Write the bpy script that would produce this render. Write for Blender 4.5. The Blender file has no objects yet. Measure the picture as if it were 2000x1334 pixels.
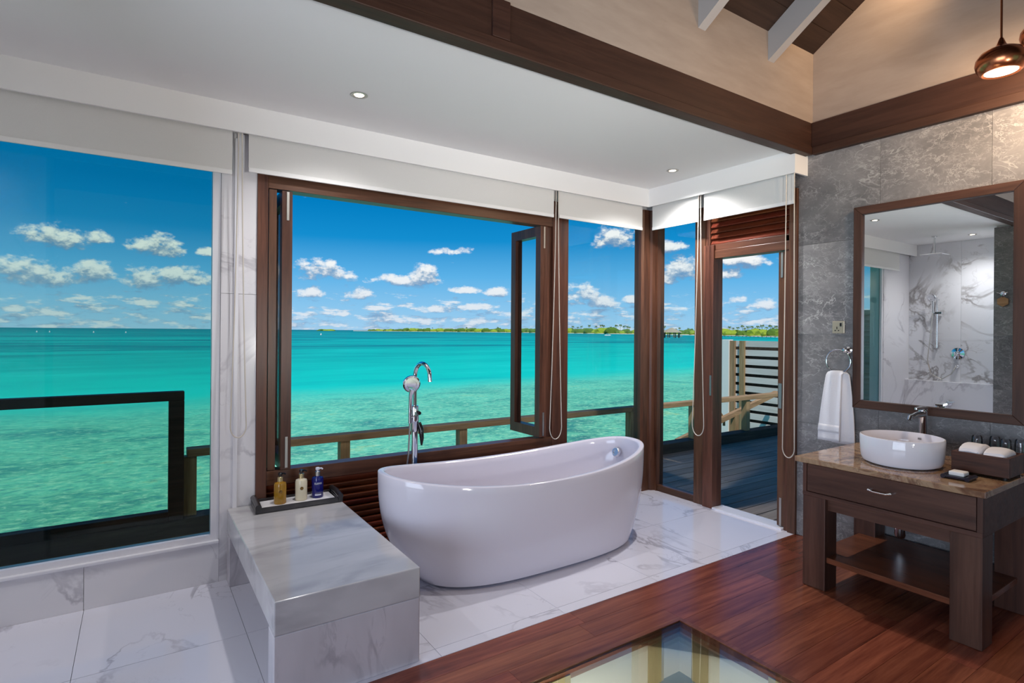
import bpy, bmesh, math, random
from mathutils import Vector, Matrix, noise
random.seed(7)
S = bpy.context.scene
C = S.collection
R = math.radians

# ------------------------------------------------------------------ camera
F_PX, YAW, ROLL, V0, EYE = 1100.739, R(33.66), R(0.432), 647.0, 1.4
sy, cy = math.sin(YAW), math.cos(YAW)
fwd = Vector((sy, cy, 0)); rgt = Vector((cy, -sy, 0)); up = Vector((0, 0, 1))
cr, sr = math.cos(ROLL), math.sin(ROLL)
cam_r = rgt * cr + up * sr
cam_u = up * cr - rgt * sr
cd = bpy.data.cameras.new('camera'); cam = bpy.data.objects.new('camera', cd); C.objects.link(cam)
cd.sensor_width = 36.0; cd.lens = F_PX / 2000 * 36.0
cd.shift_y = -(667.0 - V0) / 2000.0
cd.clip_start = 0.05; cd.clip_end = 60000
m = Matrix((cam_r, cam_u, -fwd)).transposed().to_4x4(); m.translation = (0, 0, EYE)
cam.matrix_world = m
S.camera = cam

def srgb(r, g, b):
    f = lambda c: (c / 255 / 12.92) if c / 255 <= 0.04045 else ((c / 255 + 0.055) / 1.055) ** 2.4
    return (f(r), f(g), f(b), 1.0)

def direction(u, v):
    """compass bearing and elevation of a cloud seen from the room"""
    x, y = u - 1000, v - V0
    a = (x * cr + y * sr) / F_PX; b = (-x * sr + y * cr) / F_PX
    d = fwd + rgt * a - up * b
    return math.atan2(d.x, d.y), math.atan2(d.z, math.hypot(d.x, d.y))

# ------------------------------------------------------------------ node helpers
class NT:
    def __init__(s, tree): s.t = tree; s.n = tree.nodes; s.l = tree.links
    def add(s, typ, **kw):
        n = s.n.new(typ)
        for k, v in kw.items(): setattr(n, k, v)
        return n
    def put(s, sock, v):
        if isinstance(v, bpy.types.NodeSocket): s.l.new(v, sock)
        elif v is not None: sock.default_value = v
    def math(s, op, a, b=None, c=None, clamp=False):
        n = s.add('ShaderNodeMath', operation=op, use_clamp=clamp)
        s.put(n.inputs[0], a); s.put(n.inputs[1], b)
        if c is not None: s.put(n.inputs[2], c)
        return n.outputs[0]
    def mapr(s, v, a, b, c=0.0, d=1.0, smooth=False):
        n = s.add('ShaderNodeMapRange', interpolation_type='SMOOTHSTEP' if smooth else 'LINEAR')
        s.put(n.inputs[0], v)
        for i, x in enumerate((a, b, c, d)): s.put(n.inputs[i + 1], x)
        return n.outputs[0]
    def mix(s, f, a, b, blend='MIX'):
        n = s.add('ShaderNodeMix', data_type='RGBA', blend_type=blend)
        s.put(n.inputs[0], f); s.put(n.inputs[6], a); s.put(n.inputs[7], b)
        return n.outputs[2]
    def ramp(s, v, stops, interp='LINEAR'):
        n = s.add('ShaderNodeValToRGB'); e = n.color_ramp.elements; n.color_ramp.interpolation = interp
        while len(e) < len(stops): e.new(0.5)
        for el, (p, c) in zip(e, stops): el.position = p; el.color = c
        s.put(n.inputs[0], v); return n.outputs[0]
    def noise(s, vec, scale, detail=3, rough=0.5, dist=0.0):
        n = s.add('ShaderNodeTexNoise'); s.put(n.inputs['Vector'], vec)
        n.inputs['Scale'].default_value = scale; n.inputs['Detail'].default_value = detail
        n.inputs['Roughness'].default_value = rough; n.inputs['Distortion'].default_value = dist
        return n.outputs[0]
    def mapping(s, vec, scale=(1, 1, 1), loc=(0, 0, 0), rot=(0, 0, 0)):
        n = s.add('ShaderNodeMapping'); s.put(n.inputs[0], vec)
        n.inputs[1].default_value = loc; n.inputs[2].default_value = rot; n.inputs[3].default_value = scale
        return n.outputs[0]

# ------------------------------------------------------------------ world: tropical sky with cumulus
W = bpy.data.worlds.new('sky'); S.world = W; W.use_nodes = True
w = NT(W.node_tree); w.n.clear()
CL = [  # u, v, half width, half height (as bearings of single clouds)
 (120,468,80,26),(190,468,28,16),(300,484,48,24),(335,488,28,20),(45,535,70,34),(110,545,60,22),(190,533,40,22),
 (285,550,45,26),(330,540,50,22),(395,545,40,22),(408,494,22,10),(25,603,30,8),(285,592,36,8),
 (625,532,48,24),(665,540,26,13),(607,574,22,14),(700,575,34,13),(790,550,52,13),(825,545,30,25),(748,620,32,10),
 (905,568,30,8),(850,606,24,9),(975,572,26,10),(930,600,30,8),(880,492,40,9),
 (1198,470,44,24),(1140,578,34,22),(1170,592,42,14),(1235,586,22,10),(1300,484,34,16),(1330,528,44,27),(1300,548,34,12),
 (1450,512,66,18),(1420,535,30,16),(1445,586,20,8),(1495,597,24,14),(1610,520,70,24),(1760,560,60,20),(1890,500,80,28),
 (-120,500,90,30),(-300,540,90,26)]
grp = bpy.data.node_groups.new('cloud_density', 'ShaderNodeTree')
grp.interface.new_socket('az', in_out='INPUT', socket_type='NodeSocketFloat')
grp.interface.new_socket('el', in_out='INPUT', socket_type='NodeSocketFloat')
grp.interface.new_socket('density', in_out='OUTPUT', socket_type='NodeSocketFloat')
g = NT(grp); gi = g.add('NodeGroupInput'); go = g.add('NodeGroupOutput')
az, el = gi.outputs[0], gi.outputs[1]
cv = g.add('ShaderNodeCombineXYZ'); g.put(cv.inputs[0], az); g.put(cv.inputs[1], g.math('MULTIPLY', el, 1.5))
n1 = g.noise(cv.outputs[0], 26, 6, 0.62)
n2 = g.noise(cv.outputs[0], 95, 3, 0.6)
wob = g.math('ADD', g.math('MULTIPLY', g.math('SUBTRACT', n1, 0.5), 2.6), g.math('MULTIPLY', g.math('SUBTRACT', n2, 0.5), 0.7))
acc = None
for (u, v, hw, hh) in CL:
    a, e = direction(u, v)
    kx = 1.0 / (direction(u + hw, v)[0] - direction(u - hw, v)[0]) * 2 * 0.66
    ky = 1.0 / (direction(u, v - hh)[1] - direction(u, v + hh)[1]) * 2 * 0.66
    x = g.math('MULTIPLY_ADD', az, kx, -a * kx); y = g.math('MULTIPLY_ADD', el, ky, -e * ky)
    y = g.math('MULTIPLY_ADD', g.math('MINIMUM', y, 0.0), 0.5, y)      # flatter bases
    q = g.math('MULTIPLY_ADD', y, y, g.math('MULTIPLY', x, x))
    acc = q if acc is None else g.math('SMOOTH_MIN', acc, q, 0.25)
blob = g.math('SUBTRACT', 0.60, g.math('MINIMUM', acc, 3.0))
# small far cumulus along the horizon, all the way round
cv2 = g.add('ShaderNodeCombineXYZ'); g.put(cv2.inputs[0], az); g.put(cv2.inputs[1], g.math('MULTIPLY', el, 3.6))
n3 = g.noise(cv2.outputs[0], 24, 5, 0.6)
band = g.mapr(el, R(5.5), R(1.6), 0.0, 1.0, True)
far = g.math('SUBTRACT', g.math('MULTIPLY', n3, 3.4), g.math('MULTIPLY_ADD', band, -0.86, 2.42))
dens = g.math('MAXIMUM', g.math('ADD', blob, wob), g.math('ADD', far, g.math('MULTIPLY', g.math('SUBTRACT', n2, 0.5), 0.5)))
# generic fair weather cloud away from the view, same size of cell
n4 = g.noise(cv.outputs[0], 9, 6, 0.6)
oth = g.math('MULTIPLY', g.math('SUBTRACT', n4, 0.60), 7.0)
away = g.mapr(g.math('ABSOLUTE', g.math('SUBTRACT', az, YAW)), 0.95, 1.25, 0.0, 1.0)
dens = g.math('MAXIMUM', dens, g.math('MULTIPLY_ADD', away, 3.0, g.math('SUBTRACT', oth, 3.0)))
g.put(go.inputs[0], dens)

tc = w.add('ShaderNodeTexCoord'); sx = w.add('ShaderNodeSeparateXYZ'); w.put(sx.inputs[0], tc.outputs['Generated'])
AZ = w.math('ARCTAN2', sx.outputs[0], sx.outputs[1])
EL = w.math('ARCSINE', sx.outputs[2])
sky = w.ramp(w.mapr(EL, 0.0, R(45)), [
    (0.00, srgb(160, 206, 238)), (0.05, srgb(138, 198, 238)), (0.12, srgb(92, 178, 232)), (0.20, srgb(20, 142, 208)),
    (0.28, srgb(0, 124, 192)), (0.42, srgb(0, 114, 183)), (0.75, srgb(0, 106, 178)), (1.0, srgb(6, 96, 168))])
def dgrp(de):
    n = w.add('ShaderNodeGroup', node_tree=grp); w.put(n.inputs[0], AZ); w.put(n.inputs[1], w.math('ADD', EL, de)); return n.outputs[0]
d0, d1 = dgrp(0.0), dgrp(0.012)
cover = w.mapr(d0, -0.05, 0.55, 0.0, 0.94, True)
lit = w.mapr(w.math('SUBTRACT', d0, d1), -0.42, 0.62, 0.0, 1.0, True)
ccol = w.ramp(lit, [(0.0, srgb(112, 150, 190)), (0.40, srgb(160, 182, 204)), (0.70, srgb(216, 222, 228)), (1.0, srgb(252, 252, 250))])
lowhaze = w.mapr(EL, 0.0, R(7), 0.45, 0.0)
ccol = w.mix(lowhaze, ccol, srgb(146, 186, 222))
skyc = w.mix(cover, sky, ccol)
below = w.mapr(EL, -0.004, -0.0005)
skyc = w.mix(below, srgb(20, 150, 150), skyc)
bg = w.add('ShaderNodeBackground'); w.put(bg.inputs[0], skyc); bg.inputs[1].default_value = 1.0
wo = w.add('ShaderNodeOutputWorld'); w.put(wo.inputs[0], bg.outputs[0])

# ------------------------------------------------------------------ sun, fill lamp added at the rear glazing, exposure
sl = bpy.data.lights.new('sun', 'SUN'); sl.energy = 3.4; sl.angle = R(0.6); sl.color = (1.0, 0.95, 0.87)
so = bpy.data.objects.new('sun', sl); C.objects.link(so); so.location = (3, -6, 12)
so.rotation_euler = Vector((-0.36, -0.56, 1.0)).to_track_quat('Z', 'Y').to_euler()
def area(name, loc, target, sx_, sy_, power, color):
    l = bpy.data.lights.new(name, 'AREA'); l.shape = 'RECTANGLE'; l.size = sx_; l.size_y = sy_; l.energy = power; l.color = color
    o = bpy.data.objects.new(name, l); C.objects.link(o); o.location = loc
    o.rotation_euler = (Vector(loc) - Vector(target)).to_track_quat('Z', 'Y').to_euler(); return o
area('west_fill_light', (-3.24, -0.55, 1.20), (3, 0.6, 2.6), 4.0, 2.0, 195, (0.74, 0.82, 1.0))  # added fill lamp, stands in for daylight from behind the camera
S.view_settings.view_transform = 'Standard'; S.view_settings.look = 'None'
S.view_settings.exposure = 0.0; S.view_settings.gamma = 1.0; S.view_settings.use_curve_mapping = False
S.cycles.use_denoising = True
S.cycles.max_bounces = 8; S.cycles.diffuse_bounces = 4; S.cycles.glossy_bounces = 4; S.cycles.transparent_max_bounces = 12
S.cycles.use_adaptive_sampling = True; S.cycles.adaptive_threshold = 0.03
W.cycles.sampling_method = 'MANUAL'; W.cycles.sample_map_resolution = 512
S.cycles.caustics_reflective = False; S.cycles.caustics_refractive = False; S.cycles.sample_clamp_indirect = 6.0

# ------------------------------------------------------------------ materials
def new_mat(name):
    mt = bpy.data.materials.new(name); mt.use_nodes = True; t = NT(mt.node_tree); t.n.clear()
    out = t.add('ShaderNodeOutputMaterial'); return mt, t, out
def principled(t, out, col, rough=0.5, metal=0.0, spec=0.5, **kw):
    p = t.add('ShaderNodeBsdfPrincipled'); t.put(p.inputs['Base Color'], col); t.put(p.inputs['Roughness'], rough)
    t.put(p.inputs['Metallic'], metal); t.put(p.inputs['Specular IOR Level'], spec)
    for k, v in kw.items(): t.put(p.inputs[k], v)
    t.put(out.inputs[0], p.outputs[0]); return p
def bump(t, p, h, strength=0.1, dist=0.01):
    b = t.add('ShaderNodeBump'); b.inputs['Strength'].default_value = strength; b.inputs['Distance'].default_value = dist
    t.put(b.inputs['Height'], h); t.put(p.inputs['Normal'], b.outputs[0])
def plain(name, col, rough=0.5, metal=0.0, spec=0.5, grain=0.0, **kw):
    mt, t, out = new_mat(name); pos = t.add('ShaderNodeNewGeometry').outputs['Position']
    c = col
    if grain:
        n = t.noise(pos, 6, 4); c = t.mix(t.mapr(n, 0.3, 0.7), tuple(x * (1 - grain) for x in col[:3]) + (1,), tuple(min(1, x * (1 + grain)) for x in col[:3]) + (1,))
    principled(t, out, c, rough, metal, spec, **kw); return mt
def wood(name, cols, axis, rough=0.4, spec=0.4, vary=0.25, scale=1.0, per=True, hue=1.0):
    """grain runs along axis; cols dark -> light"""
    mt, t, out = new_mat(name)
    pos = t.add('ShaderNodeNewGeometry').outputs['Position']; rnd = t.add('ShaderNodeObjectInfo').outputs['Random']
    sc = {'x': (1.3, 22, 22), 'y': (22, 1.3, 22), 'z': (22, 22, 1.3)}[axis]
    cmb = t.add('ShaderNodeCombineXYZ')
    for i in range(3): t.put(cmb.inputs[i], t.math('MULTIPLY', rnd, 37.0 + 11 * i))
    va = t.add('ShaderNodeVectorMath', operation='ADD'); t.put(va.inputs[0], pos); t.put(va.inputs[1], cmb.outputs[0] if per else (0, 0, 0))
    v = t.mapping(va.outputs[0], tuple(s * scale for s in sc))
    n = t.noise(v, 1.0, 5, 0.62, 0.6); n2 = t.noise(v, 5.0, 3, 0.6)
    f = t.math('ADD', t.math('MULTIPLY', n, 0.75), t.math('MULTIPLY', n2, 0.25))
    st = [(0.30 + 0.45 * i / (len(cols) - 1), c) for i, c in enumerate(cols)]
    col = t.ramp(f, st)
    h = t.add('ShaderNodeHueSaturation'); t.put(h.inputs['Color'], col)
    t.put(h.inputs['Value'], t.mapr(rnd, 0, 1, 1 - vary, 1 + vary)); t.put(h.inputs['Hue'], t.mapr(t.math('FRACT', t.math('MULTIPLY', rnd, 7.3)), 0, 1, 0.5 - 0.02 * vary / 0.25 * hue, 0.5 + 0.015 * vary / 0.25 * hue))
    p = principled(t, out, h.outputs[0], t.mapr(n2, 0.2, 0.8, rough * 0.85, rough * 1.15), 0, spec)
    bump(t, p, f, 0.08, 0.004); return mt
def marble(name, base, vein, scale=1.0, rough=0.12, amount=1.0, stretch=(1, 1, 1), soft=0.03, cloud=0.12, rot=(0.4, 0.3, 0.6)):
    mt, t, out = new_mat(name)
    pos = t.add('ShaderNodeNewGeometry').outputs['Position']; rnd = t.add('ShaderNodeObjectInfo').outputs['Random']
    cmb = t.add('ShaderNodeCombineXYZ')
    for i in range(3): t.put(cmb.inputs[i], t.math('MULTIPLY', rnd, 19.0 + 7 * i))
    va = t.add('ShaderNodeVectorMath', operation='ADD'); t.put(va.inputs[0], pos); t.put(va.inputs[1], cmb.outputs[0])
    v = t.mapping(va.outputs[0], tuple(s * scale for s in stretch), rot=rot)
    a = t.noise(v, 1.1, 6, 0.55, 0.9); b = t.noise(v, 2.6, 6, 0.6, 0.6); m1 = t.noise(v, 1.7, 2); m2 = t.noise(v, 0.9, 4)
    va_ = t.mapr(t.math('ABSOLUTE', t.math('SUBTRACT', a, 0.5)), 0.0, soft, 1.0, 0.0, True)
    va_ = t.math('MULTIPLY', va_, t.mapr(m1, 0.40, 0.62))
    vb = t.mapr(t.math('ABSOLUTE', t.math('SUBTRACT', b, 0.52)), 0.0, soft * 0.55, 0.6, 0.0, True)
    vb = t.math('MULTIPLY', vb, t.mapr(m1, 0.50, 0.66))
    vs = t.math('MULTIPLY', t.math('MAXIMUM', va_, vb), amount)
    dk = tuple(x * (1 - cloud) for x in base[:3]) + (1,)
    col = t.mix(t.mapr(m2, 0.35, 0.7), base, dk)
    col = t.mix(vs, col, vein)
    principled(t, out, col, rough, 0, 0.5); return mt
def stone(name, dark, light, vein, rough=0.35, scale=1.0):
    mt, t, out = new_mat(name)
    pos = t.add('ShaderNodeNewGeometry').outputs['Position']; rnd = t.add('ShaderNodeObjectInfo').outputs['Random']
    cmb = t.add('ShaderNodeCombineXYZ')
    for i in range(3): t.put(cmb.inputs[i], t.math('MULTIPLY', rnd, 23.0 + 9 * i))
    va = t.add('ShaderNodeVectorMath', operation='ADD'); t.put(va.inputs[0], pos); t.put(va.inputs[1], cmb.outputs[0])
    v = t.mapping(va.outputs[0], (scale, scale * 0.8, scale * 1.25), rot=(0.5, 0.2, 0.3))
    c0 = t.noise(v, 3.0, 8, 0.68, 0.4); c1 = t.noise(v, 1.1, 3)
    f = t.math('ADD', t.math('MULTIPLY', c0, 0.7), t.math('MULTIPLY', c1, 0.3))
    col = t.mix(t.mapr(f, 0.36, 0.64), dark, light)
    vv = None
    for sc_, wd, am, lo in ((2.4, 0.010, 0.75, 0.44), (5.5, 0.013, 0.6, 0.42), (11.0, 0.018, 0.5, 0.42), (21.0, 0.03, 0.35, 0.44)):
        nn = t.noise(v, sc_, 5, 0.62, 0.35)
        q = t.mapr(t.math('ABSOLUTE', t.math('SUBTRACT', nn, 0.5)), 0.0, wd, am, 0.0)
        q = t.math('MULTIPLY', q, t.mapr(t.noise(v, sc_ * 0.8 + 0.7, 2), lo, lo + 0.16))
        vv = q if vv is None else t.math('MAXIMUM', vv, q)
    col = t.mix(vv, col, vein)
    h = t.add('ShaderNodeHueSaturation'); t.put(h.inputs['Color'], col); t.put(h.inputs['Value'], t.mapr(rnd, 0, 1, 0.86, 1.14))
    p = principled(t, out, h.outputs[0], rough, 0, 0.4); bump(t, p, c0, 0.06, 0.004); return mt
def pane(name, tint=(0.97, 0.99, 0.98), refl=0.06, edge=0.25):
    mt, t, out = new_mat(name)
    tr = t.add('ShaderNodeBsdfTransparent'); tr.inputs[0].default_value = tint + (1,)
    gl = t.add('ShaderNodeBsdfGlossy'); gl.inputs['Roughness'].default_value = 0.0; gl.inputs[0].default_value = (1, 1, 1, 1)
    lw = t.add('ShaderNodeLayerWeight'); lw.inputs[0].default_value = edge
    f = t.mapr(lw.outputs['Fresnel'], 0.0, 1.0, refl * 0.5, 0.9)
    mx = t.add('ShaderNodeMixShader'); t.put(mx.inputs[0], f); t.put(mx.inputs[1], tr.outputs[0]); t.put(mx.inputs[2], gl.outputs[0])
    t.put(out.inputs[0], mx.outputs[0]); return mt
def emit(name, col, strength):
    mt, t, out = new_mat(name); e = t.add('ShaderNodeEmission'); e.inputs[0].default_value = col; e.inputs[1].default_value = strength
    t.put(out.inputs[0], e.outputs[0]); return mt

M = {}
M['paint'] = plain('white_paint', srgb(240, 239, 238), 0.6, spec=0.2)
M['rafter'] = plain('shaded_rafter_paint', srgb(170, 166, 164), 0.6, spec=0.2)  # white paint greyed to carry the shade under the roof
M['fascia'] = plain('fascia_paint', srgb(240, 239, 237), 0.5, spec=0.2)
M['beige'] = None
mt, t, out = new_mat('beige_limewash')
pos = t.add('ShaderNodeNewGeometry').outputs['Position']
n = t.noise(t.mapping(pos, (3, 3, 14), rot=(0.25, 0.25, 0)), 1.0, 5, 0.6)
principled(t, out, t.mix(t.mapr(n, 0.3, 0.7), srgb(154, 138, 126), srgb(167, 151, 138)), 0.8, 0, 0.15); M['beige'] = mt
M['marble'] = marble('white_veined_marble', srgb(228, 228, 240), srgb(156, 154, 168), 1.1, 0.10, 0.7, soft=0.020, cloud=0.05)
M['marble_wall'] = marble('white_veined_wall_marble', srgb(236, 235, 239), srgb(160, 157, 166), 1.0, 0.12, 0.65, soft=0.024, cloud=0.05)
M['marble_shower'] = marble('bold_veined_shower_marble', srgb(228, 229, 234), srgb(150, 146, 146), 1.1, 0.10, 0.9, soft=0.028, cloud=0.05, rot=(0.6, 0.2, 0.4))
M['bench'] = marble('grey_streaked_marble', srgb(200, 198, 200), srgb(134, 131, 135), 1.3, 0.10, 0.55, stretch=(0.8, 2.6, 2.6), soft=0.10, cloud=0.20, rot=(0.25, 0.0, 0.35))
M['bench_leg'] = marble('grey_streaked_marble_panel', srgb(204, 200, 205), srgb(138, 133, 141), 1.5, 0.14, 0.5, stretch=(3.0, 1.0, 1.0), soft=0.07, cloud=0.2, rot=(0.0, 0.6, 0.0))
M['stone'] = stone('grey_veined_stone', srgb(100, 99, 101), srgb(143, 141, 141), srgb(190, 189, 187))
M['counter'] = None
mt, t, out = new_mat('brown_veined_counter_stone')
pos = t.add('ShaderNodeNewGeometry').outputs['Position']
v = t.mapping(pos, (2.2, 3.6, 3.0), rot=(0, 0, 0.7)); n = t.noise(v, 1.3, 6, 0.6, 1.2); n2 = t.noise(v, 4, 5, 0.6, 0.8)
col = t.ramp(n, [(0.30, srgb(70, 46, 38)), (0.41, srgb(122, 90, 68)), (0.50, srgb(168, 140, 110)), (0.60, srgb(138, 104, 80)), (0.72, srgb(186, 164, 140))])
vein = t.mapr(t.math('ABSOLUTE', t.math('SUBTRACT', n2, 0.5)), 0, 0.02, 0.8, 0.0)
vein = t.math('MULTIPLY', vein, t.mapr(t.noise(v, 1.1, 2), 0.5, 0.6))
principled(t, out, t.mix(vein, col, srgb(66, 40, 32)), 0.08, 0, 0.5); M['counter'] = mt
DW = [srgb(58, 34, 24), srgb(92, 58, 42), srgb(118, 78, 58)]
M['frame_z'] = wood('dark_frame_wood_upright', DW, 'z', 0.35, 0.4, 0.12)
M['frame_x'] = wood('dark_frame_wood_lengthwise', DW, 'x', 0.35, 0.4, 0.12)
M['frame_y'] = wood('dark_frame_wood_crosswise', DW, 'y', 0.35, 0.4, 0.12)
BW = [srgb(45, 28, 22), srgb(62, 40, 31), srgb(74, 49, 39)]
M['beam_x'] = wood('beam_wood_lengthwise', BW, 'x', 0.5, 0.3, 0.06)
M['beam_y'] = wood('beam_wood_crosswise', BW, 'y', 0.5, 0.3, 0.06)
SW = [srgb(70, 30, 16), srgb(112, 54, 30), srgb(140, 74, 44)]
M['slat_x'] = wood('reddish_slat_wood', SW, 'x', 0.4, 0.4, 0.15)
M['slat_y'] = wood('reddish_slat_wood_crosswise', SW, 'y', 0.4, 0.4, 0.15)
M['floor'] = wood('polished_red_floor_wood', [srgb(78, 38, 27), srgb(116, 62, 44), srgb(140, 80, 56), srgb(158, 96, 70)], 'x', 0.24, 0.5, 0.28, 0.8, hue=0.25)
VW = [srgb(54, 34, 27), srgb(84, 56, 45), srgb(106, 74, 60)]
M['van_z'] = wood('walnut_upright', VW, 'z', 0.4, 0.35, 0.08, 0.7)
M['van_y'] = wood('walnut_crosswise', VW, 'y', 0.4, 0.35, 0.08, 0.7)
M['van_shelf'] = wood('walnut_shelf', [srgb(78, 44, 28), srgb(116, 68, 44), srgb(138, 84, 56)], 'y', 0.3, 0.4, 0.05, 0.7)
M['boxwood'] = wood('dark_box_wood', [srgb(46, 26, 20), srgb(82, 50, 38), srgb(112, 72, 54)], 'y', 0.4, 0.35, 0.05, 1.2)
M['mframe_z'] = wood('mirror_frame_wood_upright', [srgb(54, 35, 27), srgb(74, 50, 39), srgb(90, 62, 50)], 'z', 0.4, 0.35, 0.05)
M['mframe_y'] = wood('mirror_frame_wood_crosswise', [srgb(54, 35, 27), srgb(74, 50, 39), srgb(90, 62, 50)], 'y', 0.4, 0.35, 0.05)
M['roofboard'] = wood('dark_roof_boards', [srgb(40, 29, 25), srgb(58, 43, 37), srgb(70, 52, 45)], 'x', 0.6, 0.2, 0.15)
M['deck'] = wood('weathered_deck_boards', [srgb(116, 104, 92), srgb(146, 132, 118), srgb(170, 158, 144)], 'x', 0.6, 0.3, 0.22)
M['rail'] = wood('weathered_rail_timber', [srgb(128, 104, 74), srgb(168, 140, 104), srgb(196, 168, 130)], 'x', 0.7, 0.2, 0.1)
M['rail_z'] = wood('weathered_post_timber', [srgb(128, 104, 74), srgb(168, 140, 104), srgb(196, 168, 130)], 'z', 0.7, 0.2, 0.1)
M['kerb'] = wood('dark_kerb_timber', [srgb(50, 44, 38), srgb(74, 66, 58), srgb(92, 84, 74)], 'x', 0.7, 0.2, 0.1)
M['balus'] = wood('dark_balustrade_timber', [srgb(40, 32, 26), srgb(60, 48, 40), srgb(76, 62, 52)], 'x', 0.6, 0.25, 0.1)
M['fence'] = wood('pale_grey_fence_slats', [srgb(206, 200, 190), srgb(222, 218, 210), srgb(234, 230, 224)], 'y', 0.8, 0.15, 0.08)
M['fence_post'] = plain('white_fence_paint', srgb(240, 238, 232), 0.7, spec=0.2)
M['screen'] = wood('green_grey_louvre_timber', [srgb(104, 132, 118), srgb(128, 158, 142), srgb(146, 176, 160)], 'y', 0.6, 0.2, 0.08)
M['ceramic'] = plain('glossy_white_ceramic', srgb(232, 230, 236), 0.06, spec=0.5)
M['acrylic'] = plain('glossy_white_acrylic', srgb(222, 219, 230), 0.09, spec=0.45)
M['chrome'] = plain('polished_chrome', (0.82, 0.83, 0.85, 1), 0.06, 1.0)
M['satin'] = plain('satin_chrome', (0.80, 0.80, 0.82, 1), 0.32, 1.0)
M['steel'] = plain('brushed_steel', (0.50, 0.48, 0.45, 1), 0.35, 1.0)
M['copper'] = plain('brushed_copper', srgb(196, 122, 84), 0.24, 1.0)
M['black'] = plain('black_gloss', srgb(20, 18, 18), 0.15)
M['rubber'] = plain('dark_rubber', srgb(30, 28, 28), 0.6)
M['blind'] = None
mt, t, out = new_mat('white_blind_fabric')
pos = t.add('ShaderNodeNewGeometry').outputs['Position']; n = t.noise(pos, 400, 2)
df = t.add('ShaderNodeBsdfDiffuse'); t.put(df.inputs[0], t.mix(n, srgb(222, 221, 218), srgb(234, 233, 230)))
tl = t.add('ShaderNodeBsdfTranslucent'); tl.inputs[0].default_value = srgb(236, 234, 228)
mx = t.add('ShaderNodeMixShader'); mx.inputs[0].default_value = 0.12
t.put(mx.inputs[1], df.outputs[0]); t.put(mx.inputs[2], tl.outputs[0]); t.put(out.inputs[0], mx.outputs[0]); M['blind'] = mt
M['bar'] = plain('white_blind_bar', srgb(236, 235, 233), 0.4)
M['chain'] = plain('ivory_bead_chain', srgb(214, 206, 194), 0.35)
M['alu'] = plain('white_window_enamel', srgb(234, 234, 240), 0.3)
M['pane'] = pane('clear_window_pane', (0.97, 0.99, 0.985), 0.03, 0.07)
M['pane_tint'] = pane('faintly_tinted_window_pane', (0.78, 0.87, 0.83), 0.03, 0.07)
M['pane_floor'] = pane('clear_floor_glass', (0.97, 0.98, 0.97), 0.04, 0.12)
M['tumbler'] = pane('tumbler_glass', (0.96, 0.965, 0.975), 0.06, 0.22)
M['mirror'] = plain('silvered_mirror', (0.90, 0.92, 0.92, 1), 0.0, 1.0)
M['terry'] = None
mt, t, out = new_mat('white_terry_cloth')
pos = t.add('ShaderNodeNewGeometry').outputs['Position']; n = t.noise(pos, 260, 3, 0.7)
p = principled(t, out, srgb(238, 237, 240), 0.95, 0, 0.1); bump(t, p, n, 0.5, 0.004); M['terry'] = mt
M['lamp'] = emit('warm_lamp_face', (1.0, 0.80, 0.58, 1), 9.0)
M['lamp_pendant'] = emit('warm_pendant_face', (1.0, 0.86, 0.68, 1), 6.0)
M['socket'] = plain('champagne_metal_plate', srgb(190, 178, 156), 0.35, 0.6)
M['tray'] = plain('dark_pewter_tray', srgb(62, 60, 62), 0.32, 0.35, grain=0.2)
M['amber'] = plain('amber_liquid_bottle', srgb(196, 146, 46), 0.08, 0, 0.5, **{'Transmission Weight': 0.35})
M['cream'] = plain('cream_bottle', srgb(226, 216, 188), 0.15)
M['cobalt'] = plain('cobalt_blue_bottle', srgb(22, 24, 104), 0.08)
M['gold'] = plain('pale_gold_cap', srgb(206, 188, 140), 0.25, 0.8)
M['emblem'] = plain('bronze_emblem', srgb(120, 90, 40), 0.4, 0.5)
M['print'] = plain('white_print', srgb(226, 228, 240), 0.5)
M['hexwood'] = wood('pale_sign_wood', [srgb(150, 112, 78), srgb(186, 146, 106), srgb(204, 168, 128)], 'y', 0.6, 0.2, 0.05)
M['soap'] = plain('white_soap', srgb(238, 236, 232), 0.5)
M['smoke'] = plain('smoked_glass_dish', srgb(40, 40, 52), 0.08)
M['greymark'] = plain('grey_maker_mark', srgb(140, 138, 142), 0.4)
M['wellglare'] = plain('white_well_glare', srgb(236, 234, 224), 0.5, grain=0.03)  # white stands for sky reflected in the floor glass
M['wellband'] = plain('olive_mirrored_band', srgb(172, 160, 122), 0.6, grain=0.05)  # olive bands painted where the window posts break that reflection
M['welllip'] = wood('well_lip_timber', [srgb(96, 70, 52), srgb(140, 110, 84), srgb(160, 130, 104)], 'x', 0.5, 0.3, 0.1)
M['wellbed'] = plain('pale_green_grey_well_bed', srgb(178, 190, 186), 0.2, grain=0.05)
M['dark'] = plain('shadow_gap_filler', srgb(46, 34, 28), 0.8)
M['sand'] = plain('pale_coral_sand', srgb(238, 228, 200), 0.9, spec=0.1, grain=0.06)
M['leaf1'] = plain('lime_green_scrub', srgb(150, 172, 60), 0.8, spec=0.1, grain=0.35)
M['leaf2'] = plain('deep_green_scrub', srgb(96, 128, 52), 0.8, spec=0.1, grain=0.35)
M['palm'] = plain('palm_green', srgb(100, 122, 62), 0.8, spec=0.1, grain=0.3)
M['thatch'] = plain('pale_thatch', srgb(176, 164, 140), 0.9, spec=0.1, grain=0.15)
M['hutwall'] = plain('hut_timber', srgb(120, 104, 86), 0.8, spec=0.1)

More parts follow.
